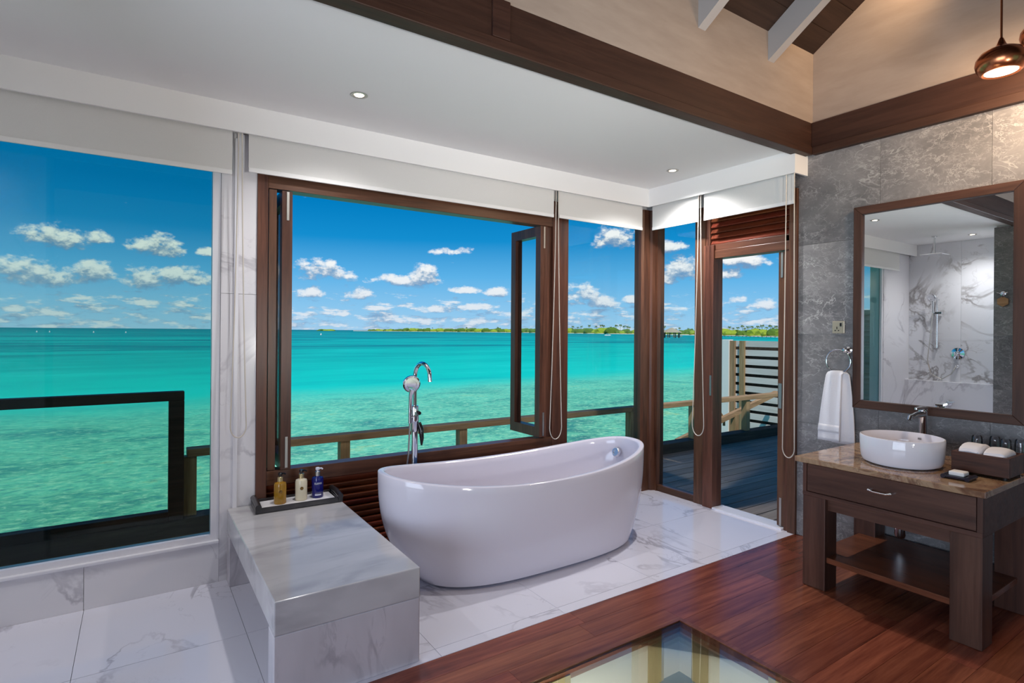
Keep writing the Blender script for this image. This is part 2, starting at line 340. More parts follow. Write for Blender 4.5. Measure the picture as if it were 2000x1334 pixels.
# sea: shallow reef shelf by the house, turquoise sand lagoon, deeper water further out
mt, t, out = new_mat('lagoon_water')
pos = t.add('ShaderNodeNewGeometry').outputs['Position']; sp = t.add('ShaderNodeSeparateXYZ'); t.put(sp.inputs[0], pos)
flat = t.mapping(pos, (1, 1, 0))
big = t.noise(flat, 0.06, 4, 0.6); med = t.noise(t.mapping(flat, (0.7, 1.0, 1), rot=(0, 0, 0.3)), 0.42, 7, 0.72, 0.6); fine = t.noise(t.mapping(flat, (0.8, 1.2, 1), rot=(0, 0, 0.5)), 4.2, 6, 0.78, 0.4)
dist = t.math('ADD', t.math('MULTIPLY_ADD', sp.outputs[0], -0.09, sp.outputs[1]), t.math('MULTIPLY', t.math('SUBTRACT', big, 0.5), 7.0))
lg = t.math('LOGARITHM', t.math('MAXIMUM', dist, 1.0), 10.0)
deep = t.ramp(t.mapr(lg, 1.3, 3.6), [
    (0.0, srgb(96, 216, 190)), (0.07, srgb(50, 214, 188)), (0.10, srgb(4, 208, 190)), (0.20, srgb(0, 200, 184)), (0.34, srgb(0, 182, 172)),
    (0.5, srgb(0, 170, 168)), (0.72, srgb(0, 146, 150)), (1.0, srgb(0, 120, 136))])
streak = t.noise(t.mapping(flat, (0.008, 0.024, 1)), 1.0, 7, 0.68, 0.5)
stf = t.math('MULTIPLY', t.mapr(streak, 0.45, 0.57, 0.0, 0.8, True), t.mapr(lg, 1.68, 2.05))
deep = t.mix(stf, deep, srgb(0, 118, 132))
rip = t.noise(t.mapping(flat, (0.05, 0.16, 1)), 1.0, 5, 0.7, 0.3)
deep = t.mix(t.mapr(rip, 0.50, 0.66, 0.0, 0.35), deep, srgb(0, 150, 158))
deep = t.mix(t.mapr(rip, 0.46, 0.32, 0.0, 0.30), deep, srgb(40, 226, 212))
reefc = t.ramp(med, [(0.30, srgb(56, 104, 110)), (0.41, srgb(80, 160, 132)), (0.50, srgb(112, 196, 154)), (0.58, srgb(116, 210, 168)), (0.70, srgb(182, 202, 124))])
reefc = t.mix(t.mapr(fine, 0.52, 0.63, 0.0, 0.8), reefc, srgb(186, 236, 190))
reefc = t.mix(t.mapr(fine, 0.48, 0.37, 0.0, 0.75), reefc, srgb(48, 122, 128))
shelf = t.mapr(t.math('ADD', dist, t.math('MULTIPLY', t.math('SUBTRACT', med, 0.5), 6.0)), 24, 33, 0.0, 1.0, True)
edgec = t.mix(t.mapr(dist, 10, 30), reefc, t.mix(0.45, reefc, srgb(80, 220, 196)))
col = t.mix(shelf, edgec, deep)
df = t.add('ShaderNodeBsdfDiffuse'); t.put(df.inputs[0], col)
gl = t.add('ShaderNodeBsdfGlossy'); gl.inputs['Roughness'].default_value = 0.12
bp = t.add('ShaderNodeBump'); bp.inputs['Strength'].default_value = 0.5; bp.inputs['Distance'].default_value = 0.06
t.put(bp.inputs['Height'], fine); t.put(gl.inputs['Normal'], bp.outputs[0])
mx = t.add('ShaderNodeMixShader'); mx.inputs[0].default_value = 0.07
t.put(mx.inputs[1], df.outputs[0]); t.put(mx.inputs[2], gl.outputs[0]); t.put(out.inputs[0], mx.outputs[0]); M['sea'] = mt

# ------------------------------------------------------------------ geometry helpers (world coordinates in, one mesh object out)
class MB:
    def __init__(s): s.v = []; s.f = []
    def add(s, vs, fs):
        o = len(s.v); s.v += [tuple(x) for x in vs]; s.f += [tuple(i + o for i in f) for f in fs]; return s
    def box(s, x0, x1, y0, y1, z0, z1):
        return s.add([(x0, y0, z0), (x1, y0, z0), (x1, y1, z0), (x0, y1, z0), (x0, y0, z1), (x1, y0, z1), (x1, y1, z1), (x0, y1, z1)],
                     [(0, 3, 2, 1), (4, 5, 6, 7), (0, 1, 5, 4), (1, 2, 6, 5), (2, 3, 7, 6), (3, 0, 4, 7)])
    def prism(s, poly, axis, a, b):
        """poly in the other two axes (in xyz order), extruded along axis from a to b"""
        n = len(poly)
        def P(p, h): return {'x': (h, p[0], p[1]), 'y': (p[0], h, p[1]), 'z': (p[0], p[1], h)}[axis]
        return s.add([P(p, a) for p in poly] + [P(p, b) for p in poly],
                     [tuple(range(n)), tuple(range(2 * n - 1, n - 1, -1))] + [(i, (i + 1) % n, n + (i + 1) % n, n + i) for i in range(n)])
    def lathe(s, prof, c, segs=24, axis='z', close=True):
        rows = []
        for (r, h) in prof:
            row = []
            for k in range(segs):
                a = 2 * math.pi * k / segs; x, y = r * math.cos(a), r * math.sin(a)
                p = {'z': (x, y, h), 'x': (h, x, y), 'y': (x, h, y)}[axis]
                row.append((c[0] + p[0], c[1] + p[1], c[2] + p[2]))
            rows.append(row)
        vs = [p for row in rows for p in row]; fs = []
        for i in range(len(rows) - 1):
            for k in range(segs):
                k2 = (k + 1) % segs; fs.append((i * segs + k, i * segs + k2, (i + 1) * segs + k2, (i + 1) * segs + k))
        if close:
            fs.append(tuple(range(segs))[::-1]); fs.append(tuple((len(rows) - 1) * segs + k for k in range(segs)))
        return s.add(vs, fs)
    def tube(s, pts, r, segs=10, loop=False):
        pts = [Vector(p) for p in pts]; n = len(pts); rs = r if isinstance(r, (list, tuple)) else [r] * n
        vs = []; nrm = None
        for i, p in enumerate(pts):
            a = pts[(i - 1) % n] if (loop or i > 0) else p; b = pts[(i + 1) % n] if (loop or i < n - 1) else p
            tg = (b - a).normalized()
            if nrm is None: nrm = tg.orthogonal().normalized()
            else: nrm = (nrm - tg * nrm.dot(tg)).normalized()
            bn = tg.cross(nrm)
            for k in range(segs):
                q = 2 * math.pi * k / segs; vs.append(p + (nrm * math.cos(q) + bn * math.sin(q)) * rs[i])
        fs = []
        for i in range(n if loop else n - 1):
            j = (i + 1) % n
            for k in range(segs):
                k2 = (k + 1) % segs; fs.append((i * segs + k, i * segs + k2, j * segs + k2, j * segs + k))
        if not loop:
            fs.append(tuple(range(segs))[::-1]); fs.append(tuple((n - 1) * segs + k for k in range(segs)))
        return s.add(vs, fs)
    def grid(s, fn, nu, nv):
        vs = [fn(i / (nu - 1), j / (nv - 1)) for j in range(nv) for i in range(nu)]
        fs = [(j * nu + i, j * nu + i + 1, (j + 1) * nu + i + 1, (j + 1) * nu + i) for j in range(nv - 1) for i in range(nu - 1)]
        return s.add(vs, fs)
def wloc(o):
    v = Vector((0, 0, 0))
    while o: v += o.location; o = o.parent
    return v
def tag(o, label=None, cat=None, group=None, kind=None):
    for k, x in (('label', label), ('category', cat), ('group', group), ('kind', kind)):
        if x: o[k] = x
    return o
def O(name, mb, mat, parent=None, at=None, label=None, cat=None, group=None, kind=None, bevel=0.0, smooth=False, solid=0.0, recalc=True):
    org = wloc(parent) if parent else Vector(at or (0, 0, 0))
    me = bpy.data.meshes.new(name); me.from_pydata([tuple(Vector(v) - org) for v in mb.v], [], mb.f)
    if recalc:
        bm = bmesh.new(); bm.from_mesh(me); bmesh.ops.recalc_face_normals(bm, faces=bm.faces); bm.to_mesh(me); bm.free()
    me.materials.append(mat); o = bpy.data.objects.new(name, me); C.objects.link(o)
    if parent: o.parent = parent
    elif at: o.location = at
    if smooth:
        for p in me.polygons: p.use_smooth = True
    if solid:
        md = o.modifiers.new('thickness', 'SOLIDIFY'); md.thickness = solid; md.offset = 0
    if bevel:
        md = o.modifiers.new('edge', 'BEVEL'); md.width = bevel; md.segments = 2; md.limit_method = 'ANGLE'; md.angle_limit = R(40)
    if smooth: smooth_by_angle(me)
    return tag(o, label, cat, group, kind)
def smooth_by_angle(me, ang=R(38)):
    bm = bmesh.new(); bm.from_mesh(me)
    for e in bm.edges:
        if len(e.link_faces) == 2 and e.calc_face_angle(0) > ang: e.smooth = False
    bm.to_mesh(me); bm.free()
def B(*a): return MB().box(*a)
def thing(name, label, cat, loc, group=None, kind=None):
    o = bpy.data.objects.new(name, None); C.objects.link(o); o.location = loc; o.empty_display_size = 0.1
    return tag(o, label, cat, group, kind)
_pc = {}
def piece(name, x0, x1, y0, y1, z0, z1, mat, parent, bevel=0.0):
    """one of many alike boxes: mesh data shared between equal sizes"""
    d = (round(x1 - x0, 4), round(y1 - y0, 4), round(z1 - z0, 4)); key = (name, d, mat.name)
    if key not in _pc:
        mb = B(-d[0] / 2, d[0] / 2, -d[1] / 2, d[1] / 2, -d[2] / 2, d[2] / 2)
        me = bpy.data.meshes.new(name); me.from_pydata(mb.v, [], mb.f); me.materials.append(mat); _pc[key] = me
    o = bpy.data.objects.new(name, _pc[key]); C.objects.link(o); o.parent = parent
    o.location = Vector(((x0 + x1) / 2, (y0 + y1) / 2, (z0 + z1) / 2)) - wloc(parent)
    if bevel:
        md = o.modifiers.new('edge', 'BEVEL'); md.width = bevel; md.segments = 1
    return o

D, E = 3.5, 3.84            # inner faces: sea window wall, door and basin wall
ZC, ZF = 2.636, 2.484       # alcove ceiling, underside of fascia
YW = 2.176                  # marble to timber floor line
XW = -1.4                   # shower wall
HX0, HX1, HY0, HY1 = 1.31, 2.205, 0.93, 1.822   # glass floor panel

# ================================================================== SETTING
# ---- floor
fl = O('floor', B(-3.3, HX0 - .03, -3.4, YW, -.16, -.02).box(HX1 + .03, E + .1, -3.4, YW, -.16, -.02).box(HX0 - .03, HX1 + .03, -3.4, HY0 - .03, -.16, -.02)
       .box(HX0 - .03, HX1 + .03, HY1 + .03, YW, -.16, -.02).box(XW - .1, E + .1, YW, D + .15, -.16, -.02), M['dark'], kind='structure')
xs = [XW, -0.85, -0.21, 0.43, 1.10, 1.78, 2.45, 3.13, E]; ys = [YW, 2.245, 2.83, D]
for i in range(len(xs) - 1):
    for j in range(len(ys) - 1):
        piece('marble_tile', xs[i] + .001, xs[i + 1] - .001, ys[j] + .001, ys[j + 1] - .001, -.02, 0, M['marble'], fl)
PW = 0.118
def plank_row(y0, y1, x0, x1, seed):
    rr = random.Random(seed); x = x0 - rr.uniform(0.0, 1.0); cuts = [x0]
    while True:
        x += rr.choice((1.0, 1.25, 1.5, 1.75))
        if x >= x1 - .25: break
        if x > x0 + .25: cuts.append(x)
    cuts.append(x1)
    for a, b in zip(cuts, cuts[1:]):
        piece('floor_plank', a + .0006, b - .0006, y0 + .0006, y1 - .0006, -.02, -.001, M['floor'], fl)
k = 0; y = YW
while y > -0.6:
    y0 = max(y - PW, -0.6)
    segs = [(y0, y)]
    # keep planks clear of the glass panel
    if y0 < HY1 + .025 and y > HY0 - .025:
        if y > HY1 + .026 and y0 < HY1 + .025: plank_row(HY1 + .025, y, HX0 - .025, HX1 + .025, 500 + k)
        if y0 < HY0 - .026 and y > HY0 - .025: plank_row(y0, HY0 - .025, HX0 - .025, HX1 + .025, 600 + k)
        plank_row(y0, y, -1.6, HX0 - .025, k); plank_row(y0, y, HX1 + .025, E, 300 + k)
    else: plank_row(y0, y, -1.6, E, k)
    y -= PW; k += 1
O('floor_boards', B(-3.3, E, -3.4, -0.6, -.02, -.001).box(-3.3, -1.6, -0.6, 2.07, -.02, -.001), M['floor'], fl, kind='stuff')

# ---- sea window wall
wn = O('wall_north', B(XW - .1, -.64, D + .02, D + .17, 0, 2.75).box(-.64, E + .1, D + .02, D + .17, 2.42, 2.75).box(.386, .571, D + .02, D + .17, 0, 2.42)
       .box(-.64, .386, D + .02, D + .17, 0, .228), M['paint'], kind='structure')
piece('marble_panel', XW, -.64, D, D + .02, 0, 2.5, M['marble_wall'], wn)
piece('marble_panel', -.64, -.212, D, D + .02, 0, .228, M['marble_wall'], wn)
piece('marble_panel', -.210, .386, D, D + .02, 0, .228, M['marble_wall'], wn)
piece('marble_panel', .387, .570, D, D + .02, 0, 1.598, M['marble_wall'], wn)
piece('marble_panel', .387, .570, D, D + .02, 1.60, 2.5, M['marble_wall'], wn)
O('trim_1', B(.452, .474, D - .012, D, 0.02, 2.47), M['alu'], kind='structure', bevel=.002)
# picture window beside the bench
w1 = O('window_1', B(-.64, -.60, D + .01, D + .07, .228, 2.42).box(.346, .386, D + .01, D + .07, .228, 2.42).box(-.60, .346, D + .01, D + .07, .228, .262).box(-.60, .346, D + .01, D + .07, 2.38, 2.42),
       M['alu'], kind='structure')
O('window_pane', B(-.60, .346, D + .035, D + .041, .262, 2.38), M['pane_tint'], w1)
O('window_sill', B(-.64, .386, D - .012, D + .012, .216, .232), M['alu'], w1, bevel=.003)

# folding timber window over the louvred panel
w2 = thing('window_2', None, None, (1.7, D, 0), kind='structure')
FZ0, FZ1, GZ0, GZ1 = .495, 2.42, .578, 2.218
O('outer_stile', B(.571, .628, D - .012, D + .09, 0, FZ1), M['frame_z'], w2, bevel=.003)
O('outer_stile', B(2.705, 2.858, D - .012, D + .09, 0, FZ1), M['frame_z'], w2, bevel=.003)
O('jamb', B(2.652, 2.705, D + .01, D + .09, .5, FZ1), M['frame_z'], w2, bevel=.003)
O('head_rail', B(.628, 2.705, D - .008, D + .09, GZ1, FZ1), M['frame_x'], w2, bevel=.003)
O('sill_rail', B(.628, 2.705, D - .008, D + .09, FZ0, GZ0), M['frame_x'], w2, bevel=.003)
O('back_panel', B(.628, 2.705, D + .05, D + .09, 0, FZ0), M['dark'], w2)
nsl = 12
for i in range(nsl):
    z1 = FZ0 - .004 - i * .0405
    mb = MB().prism([(D + .036, z1 - .040), (D + .008, z1 - .006), (D + .010, z1 - .001), (D + .050, z1), (D + .050, z1 - .040)], 'x', .628, 2.705)
    if i == 0: base_slat = O('louvre_slat', mb, M['slat_x'], w2)
    else:
        c = base_slat.copy(); C.objects.link(c); c.location = (0, 0, -i * .0405)
def sash(parent, x0, x1, ya, yb, z0, z1, name='folding_sash', plates=True):
    """a leaf standing square to the wall, hinge edge at ya"""
    sw = .062
    s = O(name, B(x0, x1, ya, ya + sw, z0, z1).box(x0, x1, yb - sw, yb, z0, z1).box(x0, x1, ya + sw, yb - sw, z0, z0 + .075).box(x0, x1, ya + sw, yb - sw, z1 - .075, z1), M['frame_z'], parent)
    xm = (x0 + x1) / 2
    O('sash_pane', B(xm - .003, xm + .003, ya + sw, yb - sw, z0 + .075, z1 - .075), M['pane'], s)
    for (a, b) in ((z0 + .01, z0 + .19), (z1 - .17, z1 - .005)) if plates else ():
        O('hinge_plate', B(xm - .004, xm + .010, ya - .004, ya + .001, a, b), M['steel'], s)
    O('bolt_plate', B(xm - .004, xm + .006, ya - .003, ya + .001, 1.30, 1.47), M['steel'], s) if x0 < .69 and plates else None
    return s
sash(w2, .634, .676, D + .0, D + .40, GZ0 + .004, GZ1 - .004, plates=False)
sash(w2, .700, .757, D - .03, D + .40, GZ0 + .006, GZ1 - .010)
sash(w2, 2.575, 2.640, D - .02, D + .385, GZ0 + .008, GZ1 - .006)
# tall fixed panes either side of the corner post
w3 = thing('window_3', None, None, (3.27, D, 0), kind='structure')
O('bottom_rail', B(2.858, 3.69, D - .005, D + .07, 0, .07), M['frame_x'], w3, bevel=.003)
O('top_rail', B(2.858, 3.69, D - .005, D + .07, 2.35, 2.42), M['frame_x'], w3)
O('window_pane', B(2.858, 3.69, D + .03, D + .036, .07, 2.35), M['pane'], w3)
O('trim_2', MB().prism([(3.692, D), (3.715, D - .012), (3.79, D - .012), (3.80, D - .03), (3.828, D - .04), (3.828, D - .067), (3.915, D - .067), (3.915, D + .08), (3.692, D + .08)], 'z', 0, 2.48),
  M['frame_z'], kind='structure')
w4 = thing('window_4', None, None, (E, 3.23, 0), kind='structure')
O('bottom_rail', B(E - .005, E + .07, 3.035, 3.433, 0, .055), M['frame_y'], w4, bevel=.003)
O('top_rail', B(E - .005, E + .07, 3.035, 3.433, 2.35, 2.42), M['frame_y'], w4)
O('window_pane', B(E + .03, E + .036, 3.035, 3.433, .055, 2.35), M['pane'], w4)

# ---- door wall
d1 = thing('door_1', None, None, (E, 2.58, 0), kind='structure')
O('door_post', B(E - .012, E + .08, 2.935, 3.035, 0, 2.42), M['frame_z'], d1, bevel=.004)
O('door_jamb', B(E - .03, E + .09, 2.842, 2.935, 0, 2.10), M['frame_z'], d1, bevel=.004)
O('strike_plate', B(E - .034, E - .029, 2.852, 2.868, .90, 1.06), M['steel'], d1)
O('door_jamb', B(E - .004, E + .09, 2.225, 2.262, 0, 2.10), M['frame_z'], d1, bevel=.004)
O('outer_stile', B(E - .022, E + .09, 2.168, 2.225, 0, 2.415), M['frame_z'], d1, bevel=.004)
O('transom_rail', B(E - .012, E + .09, 2.225, 2.935, 1.992, 2.055), M['frame_y'], d1, bevel=.003)
O('transom_rail', B(E - .004, E + .09, 2.225, 2.935, 2.055, 2.105), M['frame_y'], d1, bevel=.003)
O('back_panel', B(E + .05, E + .09, 2.225, 2.935, 2.105, 2.42), M['dark'], d1)
for i in range(7):
    z0 = 2.107 + i * .045
    mb = MB().prism([(E + .036, z0 + .044), (E + .008, z0 + .006), (E + .010, z0 + .001), (E + .050, z0), (E + .050, z0 + .044)], 'y', 2.225, 2.895)
    # prism along y wants (x, z)
    if i == 0: bs = O('louvre_slat', mb, M['slat_y'], d1)
    else:
        c = bs.copy(); C.objects.link(c); c.location = (0, 0, i * .045)
O('louvre_stile', B(E - .002, E + .06, 2.895, 2.935, 2.105, 2.42), M['frame_z'], d1)
O('threshold', B(E - .03, E + .10, 2.262, 2.842, -.02, .014), M['alu'], d1, bevel=.003)
lf = O('door_leaf', B(E + .01, E + .07, 2.262, 2.318, .02, 1.985).box(E + .50, E + .56, 2.262, 2.318, .02, 1.985).box(E + .07, E + .50, 2.262, 2.318, .02, .11).box(E + .07, E + .50, 2.262, 2.318, 1.90, 1.985), M['frame_z'], d1)
O('leaf_pane', B(E + .07, E + .50, 2.287, 2.293, .11, 1.90), M['pane'], lf)
O('lock_plate', B(E + .006, E + .011, 2.288, 2.312, .86, 1.04), M['steel'], lf)
O('hinge_plate', B(E + .006, E + .011, 2.284, 2.300, .02, .22), M['steel'], lf)
O('hinge_plate', B(E + .006, E + .011, 2.284, 2.300, 1.80, 1.98), M['steel'], lf)
O('door_handle', MB().tube([(E + .035, 2.262, .98), (E + .035, 2.235, .98), (E + .035, 2.228, .98), (E + .10, 2.226, .98)], .008, 8).box(E + .022, E + .048, 2.256, 2.262, .92, 1.10), M['chrome'], lf)

# ---- stone wall behind the basin
we = O('wall_east', B(E + .02, E + .14, -3.4, 2.168, 0, 2.70).box(E + .02, E + .14, 2.168, D + .17, 2.42, 2.75), M['paint'], kind='structure')
zr = [0, .17, .785, 1.395, 2.01, 2.625]; yr = [2.168, 1.65, 1.10, .55, 0, -.55, -1.1]
for i in range(len(zr) - 1):
    for j in range(len(yr) - 1):
        if i == 3 and j == 0:   # nothing special: the leftmost column runs past the door frame
            pass
        piece('stone_tile', E, E + .02, yr[j + 1] + .0008, yr[j] - .0008, zr[i] + .0008, zr[i + 1] - .0008, M['stone'], we)
piece('stone_tile', E, E + .02, 2.168, 2.24, 2.425, 2.625, M['stone'], we)
O('gable_panel', MB().prism([(2.12, 2.70), (2.12, 3.32), (-.6, 5.10), (-3.4, 3.30), (-3.4, 2.70)], 'x', E, E + .14), M['beige'], we)
wu = O('wall_north_upper', B(-3.3, E, 2.075, 2.20, 2.70, 3.40), M['beige'], kind='structure')
# ---- room beyond the camera
ws = O('wall_south', B(-3.3, 1.4, -3.4, -3.25, 0, 3.4).box(3.4, E + .14, -3.4, -3.25, 0, 3.4).box(1.4, 3.4, -3.4, -3.25, 2.35, 3.4), M['beige'], kind='structure')
w5 = O('added_window_5', B(1.4, 1.48, -3.38, -3.3, 0, 2.35).box(3.32, 3.4, -3.38, -3.3, 0, 2.35).box(2.36, 2.44, -3.38, -3.3, .1, 2.27)
       .box(1.48, 3.32, -3.38, -3.3, 0, .1).box(1.48, 3.32, -3.38, -3.3, 2.27, 2.35), M['frame_z'], kind='structure')  # unseen window added to bring light in from the south
for a, b in ((1.48, 2.36), (2.44, 3.32)): O('window_pane', B(a, b, -3.345, -3.339, .1, 2.27), M['pane'], w5)
O('wall_west', B(-3.42, -3.3, -3.4, -2.7, 0, 5.1).box(-3.42, -3.3, 1.6, 2.30, 0, 5.1).box(-3.42, -3.3, -2.7, 1.6, 2.35, 5.1), M['beige'], kind='structure')
w6 = O('added_window_6', B(-3.40, -3.32, -2.7, -2.62, 0, 2.35).box(-3.40, -3.32, 1.52, 1.6, 0, 2.35).box(-3.40, -3.32, -.59, -.51, .1, 2.27)
       .box(-3.40, -3.32, -2.62, 1.52, 0, .1).box(-3.40, -3.32, -2.62, 1.52, 2.27, 2.35), M['frame_z'], kind='structure')  # unseen window added as the opening for the west fill lamp
for a, b in ((-2.62, -.59), (-.51, 1.52)): O('window_pane', B(-3.363, -3.357, a, b, .1, 2.27), M['pane'], w6)
# ---- shower end, seen in the mirror
wsh = O('wall_shower', B(XW - .12, XW - .02, 2.30, D + .17, 0, 2.75), M['paint'], kind='structure')
for (a, b) in ((2.30, 2.90), (2.90, 3.50)):
    for (c_, e_) in ((0, 1.32), (1.32, 2.636)):
        piece('marble_panel', XW - .02, XW, a + .0008, b - .0008, c_ + .0008, e_ - .0008, M['marble_shower'], wsh)
wp = O('wall_partition', B(-3.3, -.50, 2.09, 2.28, 0, 2.70), M['paint'], kind='structure')
for (c_, e_) in ((0, .17), (.17, .785), (.785, 1.395), (1.395, 2.01), (2.01, 2.62)):
    piece('stone_tile', -.50, -.48, 2.07, 2.30, c_ + .0008, e_ - .0008, M['stone'], wp)
    piece('stone_tile', -1.10, -.50, 2.07, 2.09, c_ + .0008, e_ - .0008, M['stone'], wp)
    piece('marble_panel', XW, -.50, 2.28, 2.30, c_ + .0008, e_ - .0008, M['marble_shower'], wp)
O('trim_3', B(XW, XW + .12, 2.30, D, 0, .775), M['marble_wall'], kind='structure', bevel=.004)

# ---- ceilings, fascia, beams, roof
O('ceiling', B(XW, E, 2.11, D + .05, ZC, ZC + .06), M['paint'], kind='structure')
O('trim_4', B(XW, 3.695, 3.408, 3.424, ZF, ZC), M['fascia'], kind='structure')
O('trim_5', B(3.680, 3.695, 2.106, 3.408, ZF, ZC).box(3.695, E, 2.106, 2.121, ZF, ZC), M['fascia'], kind='structure')
bmn = O('trim_6', B(-3.3, E, 2.072, 2.16, 2.665, 2.835), M['beam_x'], kind='structure', bevel=.004)
O('beam_lip', B(-3.3, E - .03, 2.058, 2.14, 2.612, 2.665), M['beam_x'], bmn, bevel=.004)
O('splice_block', B(1.262, 1.352, 2.060, 2.10, 2.668, 2.838), M['beam_x'], bmn, bevel=.003)
bme = O('trim_7', B(E - .022, E + .05, -3.3, 2.072, 2.665, 2.835), M['beam_y'], kind='structure', bevel=.004)
O('beam_lip', B(E - .036, E + .03, -3.3, 2.058, 2.612, 2.665), M['beam_y'], bme, bevel=.004)
# pitched roof: boards run along the room, white rafters below them
EY, EZ, PI_ = 2.08, 3.305, math.atan2(.217, .334)
tcs, tsn = math.cos(PI_), math.sin(PI_)
RL = (EY + .6) / tcs
rf = O('ceiling_pitched', MB().prism([(EY + .12, EZ + .03 - .12 * tsn / tcs), (-.6, EZ + (EY + .6) * tsn / tcs + .03), (-3.5, EZ - .02), (-3.5, EZ + .10), (-.6, EZ + (EY + .6) * tsn / tcs + .15), (EY + .12, EZ + .15 - .12 * tsn / tcs)], 'x', -3.4, E + .14), M['dark'], kind='structure')
nb = 20; bw = RL / nb
for i in range(nb):
    s0, s1 = i * bw + .002, (i + 1) * bw - .002
    q = lambda s, h: (EY - s * tcs + h * tsn * 0, EZ + s * tsn + h)
    o = O('roof_board', MB().prism([q(s0, 0), q(s1, 0), q(s1, .03), q(s0, .03)], 'x', -3.3, E), M['roofboard'], rf)
for i, x in enumerate((3.31, 2.63, 1.95, 1.27, .59, -.09, -.77, -1.45, -2.13, -2.81)):
    o = O('rafter', MB().prism([(EY, EZ), (EY - RL * tcs, EZ + RL * tsn), (EY - RL * tcs, EZ + RL * tsn - .185), (EY, EZ - .185)], 'x', x, x + .062), M['rafter'], rf)

# ---- glass floor panel over a lined well
hw = thing('glass_floor_panel', 'glass viewing panel set in the timber floor over a lined well painted with window reflections', 'floor panel', (1.76, 1.38, -.27))
O('glass_panel', B(HX0, HX1, HY0, HY1, -.014, -.002), M['pane_floor'], hw)
for a in ((HX0 - .025, HX1 + .025, HY1, HY1 + .025), (HX0 - .025, HX1 + .025, HY0 - .025, HY0), (HX0 - .025, HX0, HY0, HY1), (HX1, HX1 + .025, HY0, HY1)):
    O('edge_strip', B(*a, -.03, .002), M['floor'], hw)
WZ = -.245
for a in ((HX0 - .025, HX1 + .025, HY1, HY1 + .025), (HX0 - .025, HX1 + .025, HY0 - .025, HY0), (HX0 - .025, HX0, HY0, HY1), (HX1, HX1 + .025, HY0, HY1)):
    O('well_lip', B(*a, -.052, -.03), M['welllip'], hw)
    O('well_wall', B(*a, WZ, -.052), M['wellglare'], hw)
for (x, y, dx, dy) in ((2.035, HY1, .10, 0), (1.43, HY1, .17, 0), (HX1, 1.70, 0, .09), (HX1, 1.31, 0, .09)):  # thin plates painting the reflected window bands on the well walls
    if dx: O('well_mirrored_band', B(x - dx / 2, x + dx / 2, y - .008, y, WZ, -.03), M['wellband'], hw)
    else: O('well_mirrored_band', B(x - .008, x, y - dy / 2, y + dy / 2, WZ, -.03), M['wellband'], hw)
for (lx, ly, sx_, sy_) in (((HX0 + HX1) / 2, HY0 + .02, .8, .02), (HX0 + .02, (HY0 + HY1) / 2, .02, .8)):  # fill lamps added without fittings to brighten the well
    l = bpy.data.lights.new('well_fill_light', 'AREA'); l.shape = 'RECTANGLE'; l.size = sx_; l.size_y = sy_; l.energy = 5; l.color = (1, .97, .9)
    lo = bpy.data.objects.new('well_fill_light', l); C.objects.link(lo); lo.location = (lx, ly, -.056)
O('well_bed', B(HX0 - .025, HX1 + .025, HY0 - .025, HY1 + .025, WZ - .03, WZ), M['wellbed'], hw)

# ---- outside: deck, rails, eaves
dk = O('deck', B(-3.4, 8.25, D + .17, 4.5, -.2, -.06).box(E + .14, 8.25, -1.0, D + .17, -.2, -.06), M['kerb'], kind='structure')
y = 4.5; k = 0
while y > 0.6:
    y0 = y - .140
    x0 = -3.4 if y0 >= D + .17 - .02 else E + .145
    cuts = [x0] + [c for c in [(-1.2 + 2.4 * i + (.8 if k % 2 else 0) + .35 * (k % 3)) for i in range(5)] if x0 + .4 < c < 7.8] + [8.25]
    for a, b in zip(cuts, cuts[1:]): piece('deck_board', a + .002, b - .002, y0 + .002, y - .003, -.06, -.03, M['deck'], dk)
    y -= .145; k += 1
O('trim_9', B(-3.4, 8.25, 4.50, 4.66, -.25, .085), M['kerb'], kind='structure', bevel=.005)
rl = thing('deck_railing', 'low weathered timber railing along the seaward deck edge', 'railing', (3.6, 4.58, .085))
O('top_rail', B(.30, 4.655, 4.535, 4.645, .50, .555), M['rail'], rl, bevel=.004)
O('top_rail', B(4.66, 8.2, 4.535, 4.645, .50, .555), M['rail'], rl, bevel=.004)
for i in range(8):
    x = .275 + .05 + 1.09 * i - (.005 if i == 0 else 0)
    O('rail_post', B(x - .04, x + .04, 4.55, 4.63, .085, .50), M['rail_z'], rl, bevel=.003)
bl = thing('glass_balustrade', 'dark timber framed glass balustrade outside the picture window', 'balustrade', (-1.2, 4.55, .085))
O('top_rail', B(-3.3, .278, 4.49, 4.57, .905, .968), M['balus'], bl, bevel=.004)
O('end_post', B(.186, .278, 4.49, 4.57, .085, .905), M['balus'], bl, bevel=.004)
O('bottom_rail', B(-3.3, .186, 4.49, 4.57, .085, .15), M['balus'], bl, bevel=.004)
O('glass_sheet', B(-3.25, .186, 4.525, 4.533, .15, .905), M['pane'], bl)
O('end_post', B(-3.3, -3.21, 4.49, 4.57, .15, .905), M['balus'], bl, bevel=.004)
# eaves and porch roofs that shade the deck
O('eave_north', B(-3.6, 3.86, 2.22, 4.25, 2.76, 2.84), M['kerb'], kind='structure')
O('eave_porch', B(3.99, 9.5, -2.0, 3.16, 2.76, 2.84), M['kerb'], kind='structure')
O('sun_block_south', B(-3.6, E + .3, -5.4, -3.4, 2.76, 2.84), M['kerb'], kind='structure')  # unseen roof added to keep sun out of the south window
